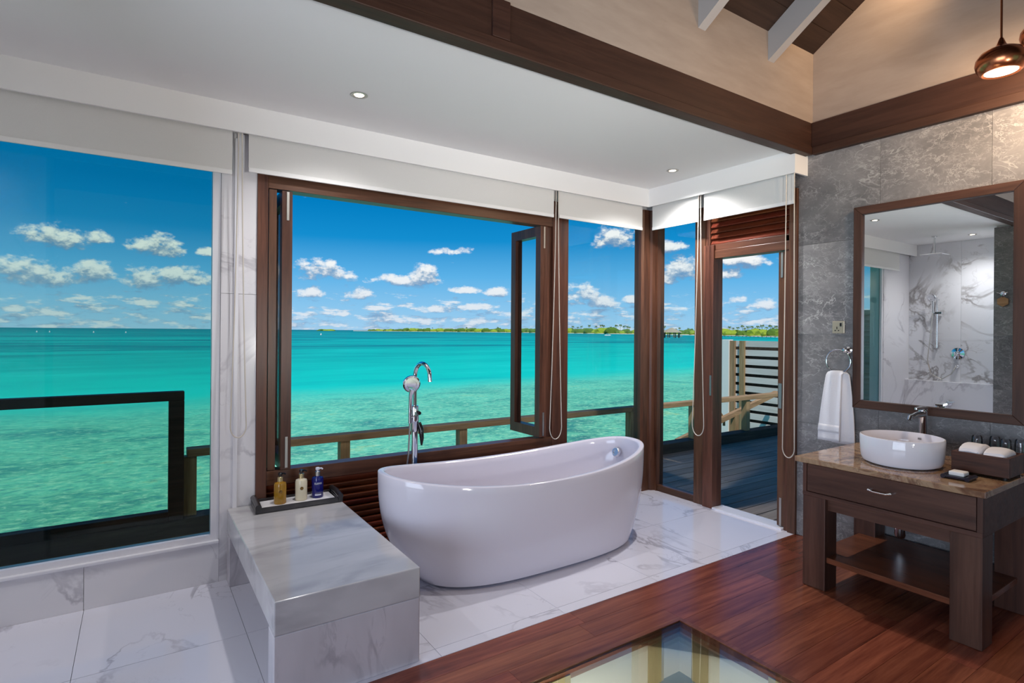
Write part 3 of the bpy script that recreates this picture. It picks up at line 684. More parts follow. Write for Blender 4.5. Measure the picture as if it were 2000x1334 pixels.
# louvred privacy screen outside the picture window (shows in the mirror)
sc = thing('louvre_screen', 'green grey louvred privacy screen on the deck, seen in the mirror', 'screen', (-1.0, 4.1, -.03))
O('screen_post', B(-1.04, -.96, 3.672, 3.70, -.03, 1.74), M['screen'], sc)
O('screen_post', B(-1.04, -.96, 4.40, 4.47, -.03, 1.74), M['screen'], sc)
O('screen_rail', B(-1.03, -.97, 3.70, 4.40, 1.67, 1.74), M['screen'], sc)
for i in range(22):
    z0 = .03 + i * .0745
    mb = MB().prism([(-.97, z0 - .006), (-.96, z0 - .002), (-1.02, z0 + .078), (-1.03, z0 + .074)], 'y', 3.70, 4.40)
    if i == 0: bs2 = O('screen_louvre', mb, M['screen'], sc)
    else:
        c = bs2.copy(); C.objects.link(c); c.location = (0, 0, i * .0745)
# slatted fence and stair rail past the far end of the deck
XF = 8.45
fn = thing('slatted_fence', 'pale grey horizontal slat fence with white end post beyond the deck rail', 'fence', (XF, 5.2, -1.4))
O('end_post', B(XF - .07, XF + .05, 5.93, 6.07, -1.4, 1.285), M['fence_post'], fn, bevel=.004)
for yb in (5.88, 5.70, 4.95): O('batten', B(XF - .05, XF - .012, yb - .045, yb + .045, -1.4, 1.27), M['rail_z'], fn)
for i in range(17):
    z0 = 1.27 - .098 - i * .149
    piece('fence_slat', XF - .012, XF + .012, 4.70, 5.93, z0, z0 + .098, M['fence'], fn)
O('back_sheet', B(XF + .09, XF + .11, 4.70, 5.93, -1.4, 1.2), M['kerb'], fn)
st = thing('stair_handrail', 'sloping timber handrail of the steps down to the sea', 'handrail', (7.2, 5.05, -.8))
O('rail_bar', MB().prism([(6.0, -.02), (8.3, .50), (8.3, .43), (6.0, -.09)], 'y', 5.0, 5.06), M['rail'], st)
O('rail_post', B(7.22, 7.30, 4.99, 5.07, -.8, .21), M['rail_z'], st)
O('rail_post', B(6.95, 7.02, 5.08, 5.14, -.8, .36), M['rail_z'], st)
O('brace', MB().tube([(6.93, 5.11, .34), (7.12, 5.11, .15), (7.12, 5.11, .05)], .02, 6), M['rail_z'], st)

# ---- sea and far shore
O('sea', MB().add([(-30000, -8000, -2), (30000, -8000, -2), (30000, 40000, -2), (-30000, 40000, -2)], [(0, 1, 2, 3)]), M['sea'],
  label='turquoise lagoon water with pale reef shallows by the house', cat='sea', kind='stuff', recalc=False)
def ground(u, d, off=0.0, z=-2.0):
    """a place d metres out on the bearing of u"""
    p = fwd * d + rgt * ((u - 1000) / F_PX * d); n_ = Vector((p.x, p.y, 0)).normalized()
    return Vector((p.x, p.y, z)) + n_ * off
SH = [(690, 2100), (760, 1900), (850, 1750), (1000, 1450), (1100, 1200), (1250, 900), (1400, 640), (1520, 480), (1700, 360), (1900, 280)]
def shore(u):
    for (a, da), (b, db) in zip(SH, SH[1:]):
        if a <= u <= b: return da + (db - da) * (u - a) / (b - a)
    return SH[-1][1]
isl = MB(); us = [690 + i * 12 for i in range(102)]
vs = []
for u in us:
    d = shore(u); k = min(1.0, (u - 690) / 60)
    vs += [ground(u, d, 0, -2.05), ground(u, d, 14, -1.2), ground(u, d, 20 + 160 * k, -.6), ground(u, d, 30 + 170 * k, -2.1)]
isl.add(vs, [(i * 4 + j, i * 4 + 4 + j, i * 4 + 5 + j, i * 4 + 1 + j) for i in range(len(us) - 1) for j in range(3)])
O('island_beach', isl, M['sand'], label='long pale sand beach of the island across the lagoon', cat='beach')
def blob_mesh(seed, mat):
    bm = bmesh.new(); bmesh.ops.create_icosphere(bm, subdivisions=2, radius=1.0)
    for v_ in bm.verts:
        n_ = noise.noise(v_.co * 1.9 + Vector((seed * 3.1, 0, 0))); v_.co *= 1.0 + .38 * n_
        v_.co.z = max(v_.co.z, -.55)
    me = bpy.data.meshes.new('scrub'); bm.to_mesh(me); bm.free(); me.materials.append(mat); return me
scr = [blob_mesh(i, M['leaf1'] if i % 2 else M['leaf2']) for i in range(6)]
def palm_mesh(seed):
    rr = random.Random(seed); mb = MB(); ln = rr.uniform(-.10, .10)
    mb.tube([(0, 0, -.1), (ln * .4, 0, .4), (ln, 0, .8)], [.022, .018, .014], 5)
    for k in range(11):
        a = k * 2 * math.pi / 11 + rr.uniform(-.2, .2); L_ = rr.uniform(.18, .27); dr = rr.uniform(.0, .13)
        c0 = Vector((ln, 0, .8)); dv = Vector((math.cos(a), math.sin(a), 0)); sd = Vector((-dv.y, dv.x, 0)) * .045
        p1 = c0 + dv * L_ * .5 + Vector((0, 0, dr)); p2 = c0 + dv * L_ + Vector((0, 0, dr - .20))
        mb.add([c0, p1 + sd, p2, p1 - sd, p1 - Vector((0, 0, .03))], [(0, 1, 4), (1, 2, 4), (2, 3, 4), (3, 0, 4)])
    me = bpy.data.meshes.new('palm'); me.from_pydata([tuple(v_) for v_ in mb.v], [], mb.f); me.materials.append(M['palm']); return me
pal = [palm_mesh(i) for i in range(4)]
rr = random.Random(3); u = 722.0; row = 0
while u < 1620:
    d = shore(u); sc_ = rr.uniform(5.0, 8.0) * (1.0 if u > 780 else .7) * (1.15 if d > 1000 else .8)
    o = bpy.data.objects.new('shore_bush', scr[rr.randrange(6)]); C.objects.link(o)
    row += 1; o.location = ground(u, d, 26 + (row % 2) * sc_ * 2.6, -1.2 + sc_ * .35); o.scale = (sc_ * 1.6, sc_ * 1.25, sc_ * .9); o.rotation_euler = (0, 0, -math.atan2(o.location.x, o.location.y))
    tag(o, 'rounded green bush in the scrub belt along the island beach', 'bush', 'bushes along the island shore')
    u += 9.0 * sc_ / 6.5 * 1100 / d * .85 + 1.2
us_p = [845, 912, 973, 1118, 1128, 1135, 1150, 1165, 1173, 1180, 1192, 1203, 1211, 1218, 1226, 1229, 1241, 1292, 1298, 1311, 1321, 1328, 1345, 1352, 1404, 1411, 1426, 1431, 1442, 1450, 1453, 1460, 1468, 1476, 1482, 1489, 1497, 1504, 1508, 1515, 1530]
for i, u in enumerate(us_p):
    d = shore(u); h = rr.uniform(12, 17) * (1.1 if d > 800 else .72)
    o = bpy.data.objects.new('palm_tree', pal[i % 4]); C.objects.link(o)
    o.location = ground(u, d, rr.uniform(30, 60), -1.0); o.scale = (h, h, h); o.rotation_euler = (0, 0, rr.uniform(0, 6.28))
    if 1290 <= u <= 1330: tag(o, 'palm tree on the island right behind the stilted pavilion', 'palm tree', 'palms behind the stilted pavilion')
    elif u > 1395: tag(o, 'palm tree on the island behind the long jetty', 'palm tree', 'palms behind the long jetty')
    elif u < 1000: tag(o, 'lone palm tree on the thin far end of the island', 'palm tree', 'palms on the thin far end of the island')
    else: tag(o, 'tall palm tree above the scrub of the middle of the island', 'palm tree', 'palms on the middle of the island')
for u in (628, 638, 646):
    o = bpy.data.objects.new('islet_bush', scr[rr.randrange(6)]); C.objects.link(o)
    o.location = ground(u, 1900, 0, -1.5); o.scale = (16, 16, 5.5)
    tag(o, 'low green bush on the tiny islet off the beach tip', 'bush', 'bushes on the islet')
hp = ground(1312, 360); hut = thing('overwater_hut', 'thatched pavilion on stilts standing in the lagoon', 'hut', hp)
ax = rgt
O('thatch_roof', MB().lathe([(6.6, 3.4), (4.6, 4.5), (1.2, 6.1), (.3, 6.4)], hp, 8), M['thatch'], hut)
O('hut_floor', MB().lathe([(5.2, .9), (5.2, 1.2)], hp, 8), M['hutwall'], hut)
for k in range(8):
    a = k * math.pi / 4 + .2; p_ = hp + Vector((math.cos(a) * 4.8, math.sin(a) * 4.8, 0)); O('stilt', B(p_.x - .22, p_.x + .22, p_.y - .22, p_.y + .22, -2.3, 1.8), M['hutwall'], hut)
jt = thing('jetty', 'pale wooden jetty running from the stilted pavilion to the shore', 'jetty', ground(1335, 362))
a_, b_ = ground(1318, 358), ground(1332, 366)
O('jetty_deck', MB().tube([a_ + Vector((0, 0, 1.0)), b_ + Vector((0, 0, 1.0))], .35, 4), M['thatch'], jt)
j2 = thing('long_jetty', 'long low jetty on posts in front of the beach beyond the fence', 'jetty', ground(1460, 430))
pa, pb = ground(1396, 500), ground(1560, 400)
O('jetty_deck', MB().tube([pa + Vector((0, 0, .9)), pb + Vector((0, 0, .9))], .22, 4), M['thatch'], j2)
for k in range(22):
    p_ = pa.lerp(pb, k / 21); O('jetty_post', B(p_.x - .16, p_.x + .16, p_.y - .16, p_.y + .16, -2.2, -.95), M['hutwall'], j2)
bp_ = ground(1187, 520); bo = thing('white_boat', 'small white boat moored off the island beach', 'boat', bp_)
O('hull', MB().tube([bp_ - rgt * 3 + Vector((0, 0, .4)), bp_ - rgt * 2 + Vector((0, 0, .35)), bp_ + rgt * 2 + Vector((0, 0, .3)), bp_ + rgt * 3 + Vector((0, 0, .55))], [.25, .6, .6, .1], 8), M['fence_post'], bo)
O('canopy', B(bp_.x - 1, bp_.x + 1, bp_.y - 1, bp_.y + 1, -.2, 0.0), M['fence_post'], bo)
for (u, v) in ((72, 646), (97, 646), (183, 647), (246, 646), (627, 655)):
    e_ = -direction(u, v)[1]; d = 3.4 / math.tan(max(e_, .004)); d = min(d, 420); q = ground(u, d)
    O('mooring_buoy', MB().lathe([(.05, -.3), (.45, 0), (.45, .4), (.2, .9), (.05, 1.3)], q, 8), M['fence_post'], at=tuple(q), label='small white mooring buoy floating on the open lagoon', cat='buoy', group='mooring buoys on the lagoon')

# ================================================================== THINGS IN THE ROOM
# ---- roller blinds with bead chains
def blind(axis, a, b, ztop, zbot, at_, label, chain=None):
    c0 = ((a + b) / 2, at_, zbot) if axis == 'x' else (at_, (a + b) / 2, zbot)
    t_ = thing('roller_blind', label, 'blind', c0)
    if axis == 'x':
        O('fabric', B(a, b, at_ - .001, at_ + .001, zbot + .02, ztop), M['blind'], t_)
        O('roller_tube', MB().lathe([(.022, a), (.022, b)], (0, at_ + .024, ztop), 16, 'x'), M['bar'], t_, smooth=True)
        O('bottom_bar', B(a, b, at_ - .006, at_ + .006, zbot, zbot + .026), M['bar'], t_, bevel=.003)
        O('end_cap', B(b, b + .006, at_ - .012, at_ + .04, ztop - .03, ztop + .03), M['bar'], t_)
    else:
        O('fabric', B(at_ - .001, at_ + .001, a, b, zbot + .02, ztop), M['blind'], t_)
        O('roller_tube', MB().lathe([(.022, a), (.022, b)], (at_ + .024, 0, ztop), 16, 'y'), M['bar'], t_, smooth=True)
        O('bottom_bar', B(at_ - .006, at_ + .006, a, b, zbot, zbot + .026), M['bar'], t_, bevel=.003)
        O('end_cap', B(at_ - .012, at_ + .04, a - .006, a, ztop - .03, ztop + .03), M['bar'], t_)
    if chain:
        c1, c2, wbot, zlow, off = chain      # strand positions at the top, loop half width, loop low point
        mid = (c1 + c2) / 2; pts = []
        def P(h, z): return (h, at_ + off, z) if axis == 'x' else (at_ + off, h, z)
        zt = ztop - .03; n_ = 26
        for i in range(n_ + 1):
            s_ = i / n_; e2 = s_ ** 1.6; pts.append(P(c1 + (mid - wbot - c1) * e2, zt + (zlow + wbot * 1.6 - zt) * s_))
        for i in range(1, 12):
            a2 = math.pi * (1 - i / 12); pts.append(P(mid + wbot * math.cos(a2), zlow + wbot * 1.6 - wbot * 1.6 * math.sin(a2)))
        for i in range(n_ + 1):
            s_ = 1 - i / n_; e2 = s_ ** 1.6; pts.append(P(c2 + (mid + wbot - c2) * e2, zt + (zlow + wbot * 1.6 - zt) * s_))
        O('bead_chain', MB().tube(pts, .0034, 6), M['chain'], t_, smooth=True)
    return t_
ZT = 2.585
blind('x', -.95, .432, ZT, 2.252, 3.444, 'raised white roller blind over the picture window by the bench', None)
blind('x', .515, 2.672, ZT, 2.280, 3.444, 'raised white roller blind over the folding timber window', (.462, .480, .040, .80, -.012))
blind('x', 2.722, 3.642, ZT, 2.282, 3.444, 'short raised white roller blind over the tall pane beside the tub', (2.686, 2.708, .058, .57, -.012))
blind('y', 2.915, 3.395, ZT, 2.282, 3.715, 'narrow raised white roller blind between the corner post and the door', (2.885, 2.905, .055, .585, -.012))
blind('y', 2.127, 2.862, ZT, 2.282, 3.715, 'raised white roller blind above the open door', (2.115, 2.172, .042, .555, -.025))

# ---- freestanding bath
TX, TY, TA, TB = 2.085, 2.965, .965, .385
tub = thing('bathtub', 'glossy white freestanding bathtub with raised ends in front of the sea window', 'bathtub', (TX, TY, 0))
def se(tt, a, b, n_):
    ct, s_ = math.cos(tt), math.sin(tt); k_ = 2 / n_
    return a * math.copysign(abs(ct) ** k_, ct), b * math.copysign(abs(s_) ** k_, s_)
def zrim(x): return .535 + .085 * min(1.0, abs(x) / TA) ** 2.2 + .004 * x
NS = 112; rows = []
def ring(fa, fb, zf, n_=2.35):
    row = []
    for k in range(NS):
        tt = 2 * math.pi * k / NS; x, y_ = se(tt, fa, fb, n_); xr, _ = se(tt, TA, TB, 2.35)
        row.append((TX + x, TY + y_, zf(xr)))
    return row
ff = lambda s: 1 - (1 - s) ** 2.6
rows.append(ring(.66, .32, lambda x: .006, 3.0))
rows.append(ring(.73, .365, lambda x: .008, 3.0))
for i in range(15):
    s_ = .02 + .970 * (i / 14) ** 1.1; rows.append(ring(.755 + (TA - .755) * ff(s_), .380 + (TB - .380) * ff(s_), lambda x, s_=s_: .008 + (zrim(x) - .008) * s_, 3.0 - .65 * ff(s_)))
for ds, dz in ((-.001, -.004), (-.004, -.001), (-.010, 0), (-.022, 0), (-.030, -.002), (-.036, -.007), (-.040, -.014)):
    rows.append(ring(TA + ds, TB + ds, lambda x, dz=dz: zrim(x) + dz))
for i in range(1, 13):
    q = i / 12; sh = .040 + .26 * q ** 2.4; sb = .040 + .10 * q ** 2.4
    rows.append(ring(TA - sh, TB - sb, lambda x, q=q: (zrim(x) - .014) * (1 - q) ** 1.0 + .12 * q))
rows.append(ring(.56, .20, lambda x: .108)); rows.append(ring(.25, .09, lambda x: .104))
vs = [p for r_ in rows for p in r_]; fs = []
for i in range(len(rows) - 1):
    for k in range(NS): k2 = (k + 1) % NS; fs.append((i * NS + k, i * NS + k2, (i + 1) * NS + k2, (i + 1) * NS + k))
fs.append(tuple(range(NS))[::-1]); fs.append(tuple((len(rows) - 1) * NS + k for k in range(NS)))
O('tub_shell', MB().add(vs, fs), M['acrylic'], tub, smooth=True)
for (x, y_) in ((1.50, 2.80), (2.70, 2.78), (1.50, 3.14), (2.70, 3.14)):
    O('tub_foot', MB().lathe([(.03, .0005), (.03, .008), (.018, .02)], (x, y_, 0), 12), M['rubber'], tub)
def disc_on(name, c, nrm, r, h, mat, parent):
    q = Vector(nrm).to_track_quat('Z', 'Y').to_matrix(); mb = MB().lathe([(r, 0), (r, h * .6), (r * .85, h), (r * .55, h), (r * .5, h * .7)], (0, 0, 0), 24)
    mb.v = [tuple(q @ Vector(v_) + Vector(c)) for v_ in mb.v]; return O(name, mb, mat, parent, smooth=True)
disc_on('overflow_cap', (2.955, 3.03, .512), (-.93, -.05, .30), .034, .020, M['satin'], tub)
disc_on('drain_cap', (2.15, 2.97, .104), (0, 0, 1), .035, .010, M['chrome'], tub)

# ---- floor standing bath mixer
FX, FY = 1.515, 3.415
bf = thing('bath_mixer', 'tall chrome floor standing bath mixer with gooseneck spout and hand shower', 'faucet', (FX, FY, 0))
O('base_plate', MB().lathe([(.045, 0), (.045, .008), (.03, .014)], (FX, FY, 0), 20), M['chrome'], bf, smooth=True)
O('lower_pipe', MB().lathe([(.022, .01), (.022, .74)], (FX, FY, 0), 20), M['chrome'], bf, smooth=True)
O('mixer_body', MB().lathe([(.022, .74), (.027, .75), (.027, .90), (.024, .91)], (FX, FY, 0), 20), M['chrome'], bf, smooth=True)
gp = [(FX, FY, .90), (FX, FY, 1.10)]
sd = Vector((.25, -.97, 0)).normalized()
for i in range(1, 15):
    a = math.pi * i / 14; p_ = Vector((FX, FY, 1.10)) + sd * (.075 - .075 * math.cos(a)) + Vector((0, 0, .088 * math.sin(a))); gp.append(tuple(p_))
gp.append((FX + sd.x * .152, FY + sd.y * .152, 1.075))
O('gooseneck_spout', MB().tube(gp, .0135, 14), M['chrome'], bf, smooth=True)
hs = O('hand_shower', MB().tube([(FX - .038, FY - .012, .80), (FX - .038, FY - .012, .86), (FX - .036, FY - .014, .98), (FX - .030, FY - .026, 1.02)], [.012, .012, .013, .02], 12), M['chrome'], bf, smooth=True)
disc_on('shower_head', (FX - .028, FY - .006, 1.055), (-.18, -.95, -.25), .057, .022, M['chrome'], hs)
O('holder', MB().tube([(FX, FY, .84), (FX - .045, FY - .012, .84)], .012, 10), M['chrome'], bf)
O('diverter_knob', MB().lathe([(.012, -.05), (.014, -.035), (.012, -.02), (.008, 0)], (FX + .012, FY - .0, .865), 14, 'y'), M['black'], bf, smooth=True)
lv = MB().tube([(FX + .02, FY - .022, .80), (FX + .03, FY - .035, .76), (FX + .033, FY - .042, .70), (FX + .03, FY - .044, .655)], [.014, .017, .014, .006], 12)
O('lever', lv, M['black'], bf, smooth=True)
O('hose', MB().tube([(FX - .038, FY - .012, .80), (FX - .045, FY - .008, .6), (FX - .068, FY, .40), (FX - .09, FY, .20), (FX - .05, FY, .06), (FX - .02, FY, .10)], .006, 8), M['steel'], bf, smooth=True)

# ---- marble bench
bn = thing('marble_bench', 'low white and grey streaked marble bench between bath and window wall', 'bench', (.715, 2.85, 0))
O('bench_top', B(.425, 1.005, 2.195, 3.488, .272, .40), M['bench'], bn, bevel=.005)
O('end_panel', B(.425, 1.005, 2.197, 2.30, 0, .2715), M['bench_leg'], bn, bevel=.004)
O('end_panel', B(.425, 1.005, 3.385, 3.486, 0, .2715), M['bench_leg'], bn, bevel=.004)

# ---- tray with toiletries
ty0 = .401
TRD = 0
tr = thing('serving_tray', 'dark pewter tray with rolled handles at the window end of the marble bench', 'tray', (.775, 3.375, ty0)); tr.rotation_euler = (0, 0, R(-2.0))
O('tray_base', B(.56, .99, 3.285, 3.475, ty0, ty0 + .010), M['tray'], tr)
for (a, b) in ((3.278, 3.293), (3.466, 3.481)): O('tray_rim', B(.565, .985, a, b, ty0 + .002, ty0 + .030), M['tray'], tr, bevel=.004)
for x in (.556, .994):
    O('rolled_handle', MB().tube([(x, 3.272, ty0 + .036), (x, 3.375, ty0 + .044), (x, 3.484, ty0 + .036)], .016, 12), M['tray'], tr, smooth=True)
    O('handle_block', B(x - .014, x + .014, 3.28, 3.478, ty0 + .002, ty0 + .028), M['tray'], tr)
O('tray_liner', B(.575, .975, 3.296, 3.463, ty0 + .0105, ty0 + .018), M['terry'], None, at=(.775, 3.375, ty0), label='white cloth lining the pewter tray', cat='tray liner', bevel=.0015)
bz = ty0 + .0185
def bottle(x, y_, body, label, cap, pump, kind):
    b_ = thing('pump_bottle', label, 'bottle', (x, y_, bz), 'toiletry bottles on the tray')
    prof = [(.030, 0), (.033, .004), (.033, .105), (.030, .116), (.016, .120), (.015, .124)]
    O('body', MB().lathe(prof, (x, y_, bz), 28), body, b_, smooth=True)
    O('collar', MB().lathe([(.0145, .122), (.0145, .148), (.012, .150)], (x, y_, bz), 20), cap, b_, smooth=True)
    hd = Vector((1.0, -.2, 0)).normalized()
    O('pump_head', MB().lathe([(.006, .149), (.006, .158), (.012, .160), (.012, .170), (.009, .173)], (x, y_, bz), 16).tube([(x, y_, bz + .166), tuple(Vector((x, y_, bz + .166)) + hd * .022), tuple(Vector((x, y_, bz + .160)) + hd * .028)], .0045, 8), pump, b_, smooth=True)
    return b_
b1 = bottle(.680, 3.372, M['amber'], 'amber shower gel bottle with gold collar and black pump', M['gold'], M['black'], 0)
b2 = bottle(.797, 3.380, M['cream'], 'cream lotion bottle with round bronze emblem and black pump', M['gold'], M['black'], 1)
b3 = bottle(.890, 3.386, M['cobalt'], 'cobalt blue bottle with white lettering and white pump', M['steel'], M['print'], 2)
for bt, x, y_ in ((b1, .680, 3.372), (b2, .797, 3.380)):
    dv = Vector((-x + .28, -y_, 0)).normalized(); disc_on('emblem', tuple(Vector((x, y_, bz + .072)) + dv * .0325), tuple(dv), .0095, .0012, M['emblem'], bt)
def lettering(text, size, parent, c, rad, ang, z, mat):
    cu = bpy.data.curves.new('text', 'FONT'); cu.body = text; cu.size = size; cu.align_x = 'CENTER'
    to = bpy.data.objects.new('text', cu); C.objects.link(to); dg = bpy.context.evaluated_depsgraph_get()
    me = to.evaluated_get(dg).to_mesh(); mb = MB()
    vs_ = []
    for v_ in me.vertices:
        a = ang + v_.co.x / rad; vs_.append((c[0] + math.cos(a) * rad, c[1] + math.sin(a) * rad, z + v_.co.y))
    mb.add(vs_, [tuple(p.vertices) for p in me.polygons]); to.to_mesh_clear(); bpy.data.objects.remove(to); bpy.data.curves.remove(cu)
    return O('lettering', mb, mat, parent, recalc=False)
a3 = math.atan2(-3.386, -.890) + .12
lettering('ELEMIS', .0145, b3, (.890, 3.386), .0336, a3, bz + .080, M['print'])
O('label_band', MB().grid(lambda i, j: (.890 + math.cos(a3 - .55 + 1.1 * i) * .0336, 3.386 + math.sin(a3 - .55 + 1.1 * i) * .0336, bz + .016 + .007 * j), 10, 2), M['print'], b3)
O('label_band', MB().grid(lambda i, j: (.890 + math.cos(a3 - .5 + 1.0 * i) * .0336, 3.386 + math.sin(a3 - .5 + 1.0 * i) * .0336, bz + .028 + .0025 * j), 10, 2), M['greymark'], b3)

# ---- vanity
VZ = .712
va = thing('vanity_table', 'dark walnut vanity table with one wide drawer and low shelf', 'vanity', (3.46, 1.32, 0))
X0, X1, VY0, VY1 = 3.115, 3.815, .915, 1.722
for (xa, ya) in ((X0, VY1 - .122), (X0, VY0), (X1 - .125, VY1 - .122), (X1 - .125, VY0)):
    O('leg', B(xa, xa + .125, ya, ya + .122, 0, .50), M['van_z'], va, bevel=.003)
O('carcass', B(X0 + .012, X1, VY0, VY1, .50, VZ - .030), M['van_y'], va, bevel=.003)
O('face_rail', B(X0 - .004, X0 + .012, VY0, VY1, .50, .522), M['van_y'], va, bevel=.002)
O('face_stile', B(X0 - .002, X0 + .012, VY0, VY0 + .020, .522, VZ - .030), M['van_z'], va)
O('face_stile', B(X0 - .002, X0 + .012, VY1 - .020, VY1, .522, VZ - .030), M['van_z'], va)
dr = O('drawer', B(X0 - .002, X0 + .012, VY0 + .024, VY1 - .024, .526, VZ - .036), M['van_y'], va, bevel=.002)
hy = 1.322
O('handle', MB().tube([(X0 - .002, hy - .05, .61), (X0 - .026, hy - .05, .612), (X0 - .030, hy - .03, .606), (X0 - .030, hy + .03, .606), (X0 - .026, hy + .05, .612), (X0 - .002, hy + .05, .61)], [.009, .0065, .005, .005, .0065, .009], 10), M['chrome'], dr, smooth=True)
O('apron', B(X0 + .03, X0 + .055, VY0 + .122, VY1 - .122, .435, .50), M['van_y'], va)
O('apron', B(X1 - .055, X1 - .03, VY0 + .122, VY1 - .122, .435, .50), M['van_y'], va)
O('shelf', B(X0 + .02, X1 - .02, VY0 + .03, VY1 - .03, .150, .180), M['van_shelf'], va, bevel=.003)
O('drain_trap', MB().lathe([(.016, .335), (.026, .330), (.029, .25), (.022, .232)], (3.66, 1.455, 0), 18).lathe([(.014, .33), (.014, .51)], (3.66, 1.455, 0), 14), M['chrome'], va, smooth=True)
O('stone_counter', B(3.090, 3.838, .898, 1.758, VZ - .030, VZ), M['counter'], None, at=(3.46, 1.32, VZ - .03), label='polished brown veined stone counter on the vanity table', cat='counter', bevel=.004)
bs_ = thing('vessel_basin', 'round white ceramic vessel basin on the stone counter', 'basin', (3.390, 1.345, VZ))
prof = [(.150, 0), (.158, .004), (.160, .010), (.176, .012), (.184, .030), (.188, .07), (.190, .140), (.188, .145), (.184, .146), (.181, .142), (.178, .10), (.165, .05), (.12, .028), (.03, .022)]
O('bowl', MB().lathe(prof, (3.390, 1.345, VZ + .001), 56), M['ceramic'], bs_, smooth=True)
O('maker_mark', MB().grid(lambda i, j: (3.390 + .1775 * math.cos(-.10 + .10 * (i - .5) - .0), 1.345 + .1775 * math.sin(-.10 + .10 * (i - .5)), VZ + .112 + .010 * j), 6, 2), M['greymark'], bs_)
fa = thing('basin_tap', 'chrome single lever tap behind the vessel basin', 'tap', (3.695, 1.36, VZ))
O('tap_body', MB().lathe([(.026, .001), (.026, .006), (.021, .010), (.021, .245), (.023, .25), (.023, .262), (.018, .268)], (3.695, 1.36, VZ), 24), M['chrome'], fa, smooth=True)
O('spout', MB().tube([(3.69, 1.36, VZ + .240), (3.62, 1.364, VZ + .238), (3.552, 1.368, VZ + .230), (3.547, 1.368, VZ + .215)], [.020, .016, .013, .012], 14), M['chrome'], fa, smooth=True)
O('lever', MB().prism([(3.715, 1.34), (3.715, 1.38), (3.63, 1.372), (3.60, 1.366), (3.60, 1.354), (3.63, 1.348)], 'z', VZ + .268, VZ + .281), M['chrome'], fa, bevel=.003)

# ---- box of towels and upturned tumblers
bx = thing('wooden_caddy', 'dark wooden open box of folded cloths on the stone counter', 'box', (3.54, 1.0, VZ))
bz0, bz1 = VZ + .014, VZ + .108
cx0, cx1, cy0, cy1 = 3.40, 3.62, .902, 1.128
O('front_panel', B(cx0, cx0 + .014, cy0, cy1, bz0, bz1), M['boxwood'], bx, bevel=.002)
O('back_panel', B(cx1 - .014, cx1, cy0, cy1, bz0, bz1), M['boxwood'], bx, bevel=.002)
O('side_panel', B(cx0 + .014, cx1 - .014, cy0, cy0 + .014, bz0, bz1), M['boxwood'], bx, bevel=.002)
O('side_panel', B(cx0 + .014, cx1 - .014, cy1 - .014, cy1, bz0, bz1), M['boxwood'], bx, bevel=.002)
O('bottom_panel', B(cx0 + .014, cx1 - .014, cy0 + .014, cy1 - .014, bz0, bz0 + .06), M['boxwood'], bx)
for x in (cx0 + .02, cx1 - .02):
    for y_ in (cy0 + .02, cy1 - .02): O('box_foot', MB().lathe([(.008, .0005), (.008, .0138)], (x, y_, VZ), 10), M['rubber'], bx)
def folded(name, x0, x1, y0, y1, z0, h, label, seed):
    def shape(i, j):
        a = 2 * math.pi * i; e_ = 2 / 5.0
        ct, s_ = math.cos(a), math.sin(a)
        y_ = (y0 + y1) / 2 + (y1 - y0) / 2 * math.copysign(abs(ct) ** .45, ct); z = z0 + h / 2 + h / 2 * math.copysign(abs(s_) ** .7, s_)
        x = x0 + (x1 - x0) * j; sag = .012 * math.sin(j * math.pi) * (1 if z > z0 + h / 2 else 0)
        dz = noise.noise(Vector((x * 30, y_ * 30, seed))) * .006
        pinch = (1 - .12 * (abs(j - .5) * 2) ** 4)
        return (x, (y0 + y1) / 2 + (y_ - (y0 + y1) / 2) * pinch, z0 + (z - z0) * pinch + sag + (dz if z > z0 + .004 else 0))
    mb = MB().grid(shape, 33, 14)
    n_ = len(mb.v); mb.f.append(tuple(range(33))); mb.f.append(tuple(range(n_ - 33, n_)))
    t_ = thing(name, label, 'cloth', ((x0 + x1) / 2, (y0 + y1) / 2, z0))
    O('cloth_body', mb, M['terry'], t_, smooth=True)
    for q in (.38, .62):
        O('fold_edge', MB().tube([(x0 - .002, y0 + .012, z0 + h * q), (x0 - .004, (y0 + y1) / 2, z0 + h * q + .004), (x0 - .002, y1 - .012, z0 + h * q)], .0055, 8), M['terry'], t_, smooth=True)
zc = bz0 + .061
folded('folded_cloth', cx0 + .020, cx1 - .035, 1.016, 1.110, zc, .058, 'plump folded white cloth in the end of the wooden box nearer the basin', 1.0)
folded('folded_cloth', cx0 + .018, cx1 - .040, .918, 1.012, zc, .050, 'flatter folded white cloth in the end of the wooden box away from the basin', 5.0)
for (x, y_, lb) in ((3.725, 1.122, 'upturned clear drinking glass closest to the vessel basin'), (3.765, 1.058, 'second upturned clear drinking glass from the vessel basin'), (3.715, 1.000, 'third upturned clear drinking glass from the vessel basin'), (3.765, .955, 'upturned clear drinking glass furthest from the vessel basin')):
    pr = [(.026, 0), (.027, .003), (.024, .12), (.0225, .135), (.018, .142)]
    O('drinking_glass', MB().lathe(pr, (x, y_, VZ + .012), 20, close=False).lathe([(r - .002, h) for r, h in pr[1:]], (x, y_, VZ + .012), 20, close=False).lathe([(.018, .142), (.001, .142)], (x, y_, VZ + .012), 20, close=False),
      M['tumbler'], None, at=(x, y_, VZ + .012), label=lb, cat='glass', group='upturned glasses on the vanity', smooth=True)
O('glass_coaster_tray', B(3.675, 3.80, .915, 1.165, VZ + .0005, VZ + .0115), M['boxwood'], None, at=(3.74, 1.04, VZ), label='thin dark wooden tray under the upturned glasses', cat='tray', bevel=.002)
sd_ = thing('soap_dish', 'small smoked glass soap dish in front of the wooden box', 'soap dish', (3.275, 1.055, VZ))
O('dish_plate', B(3.225, 3.325, 1.008, 1.102, VZ + .006, VZ + .016), M['smoke'], sd_, bevel=.003)
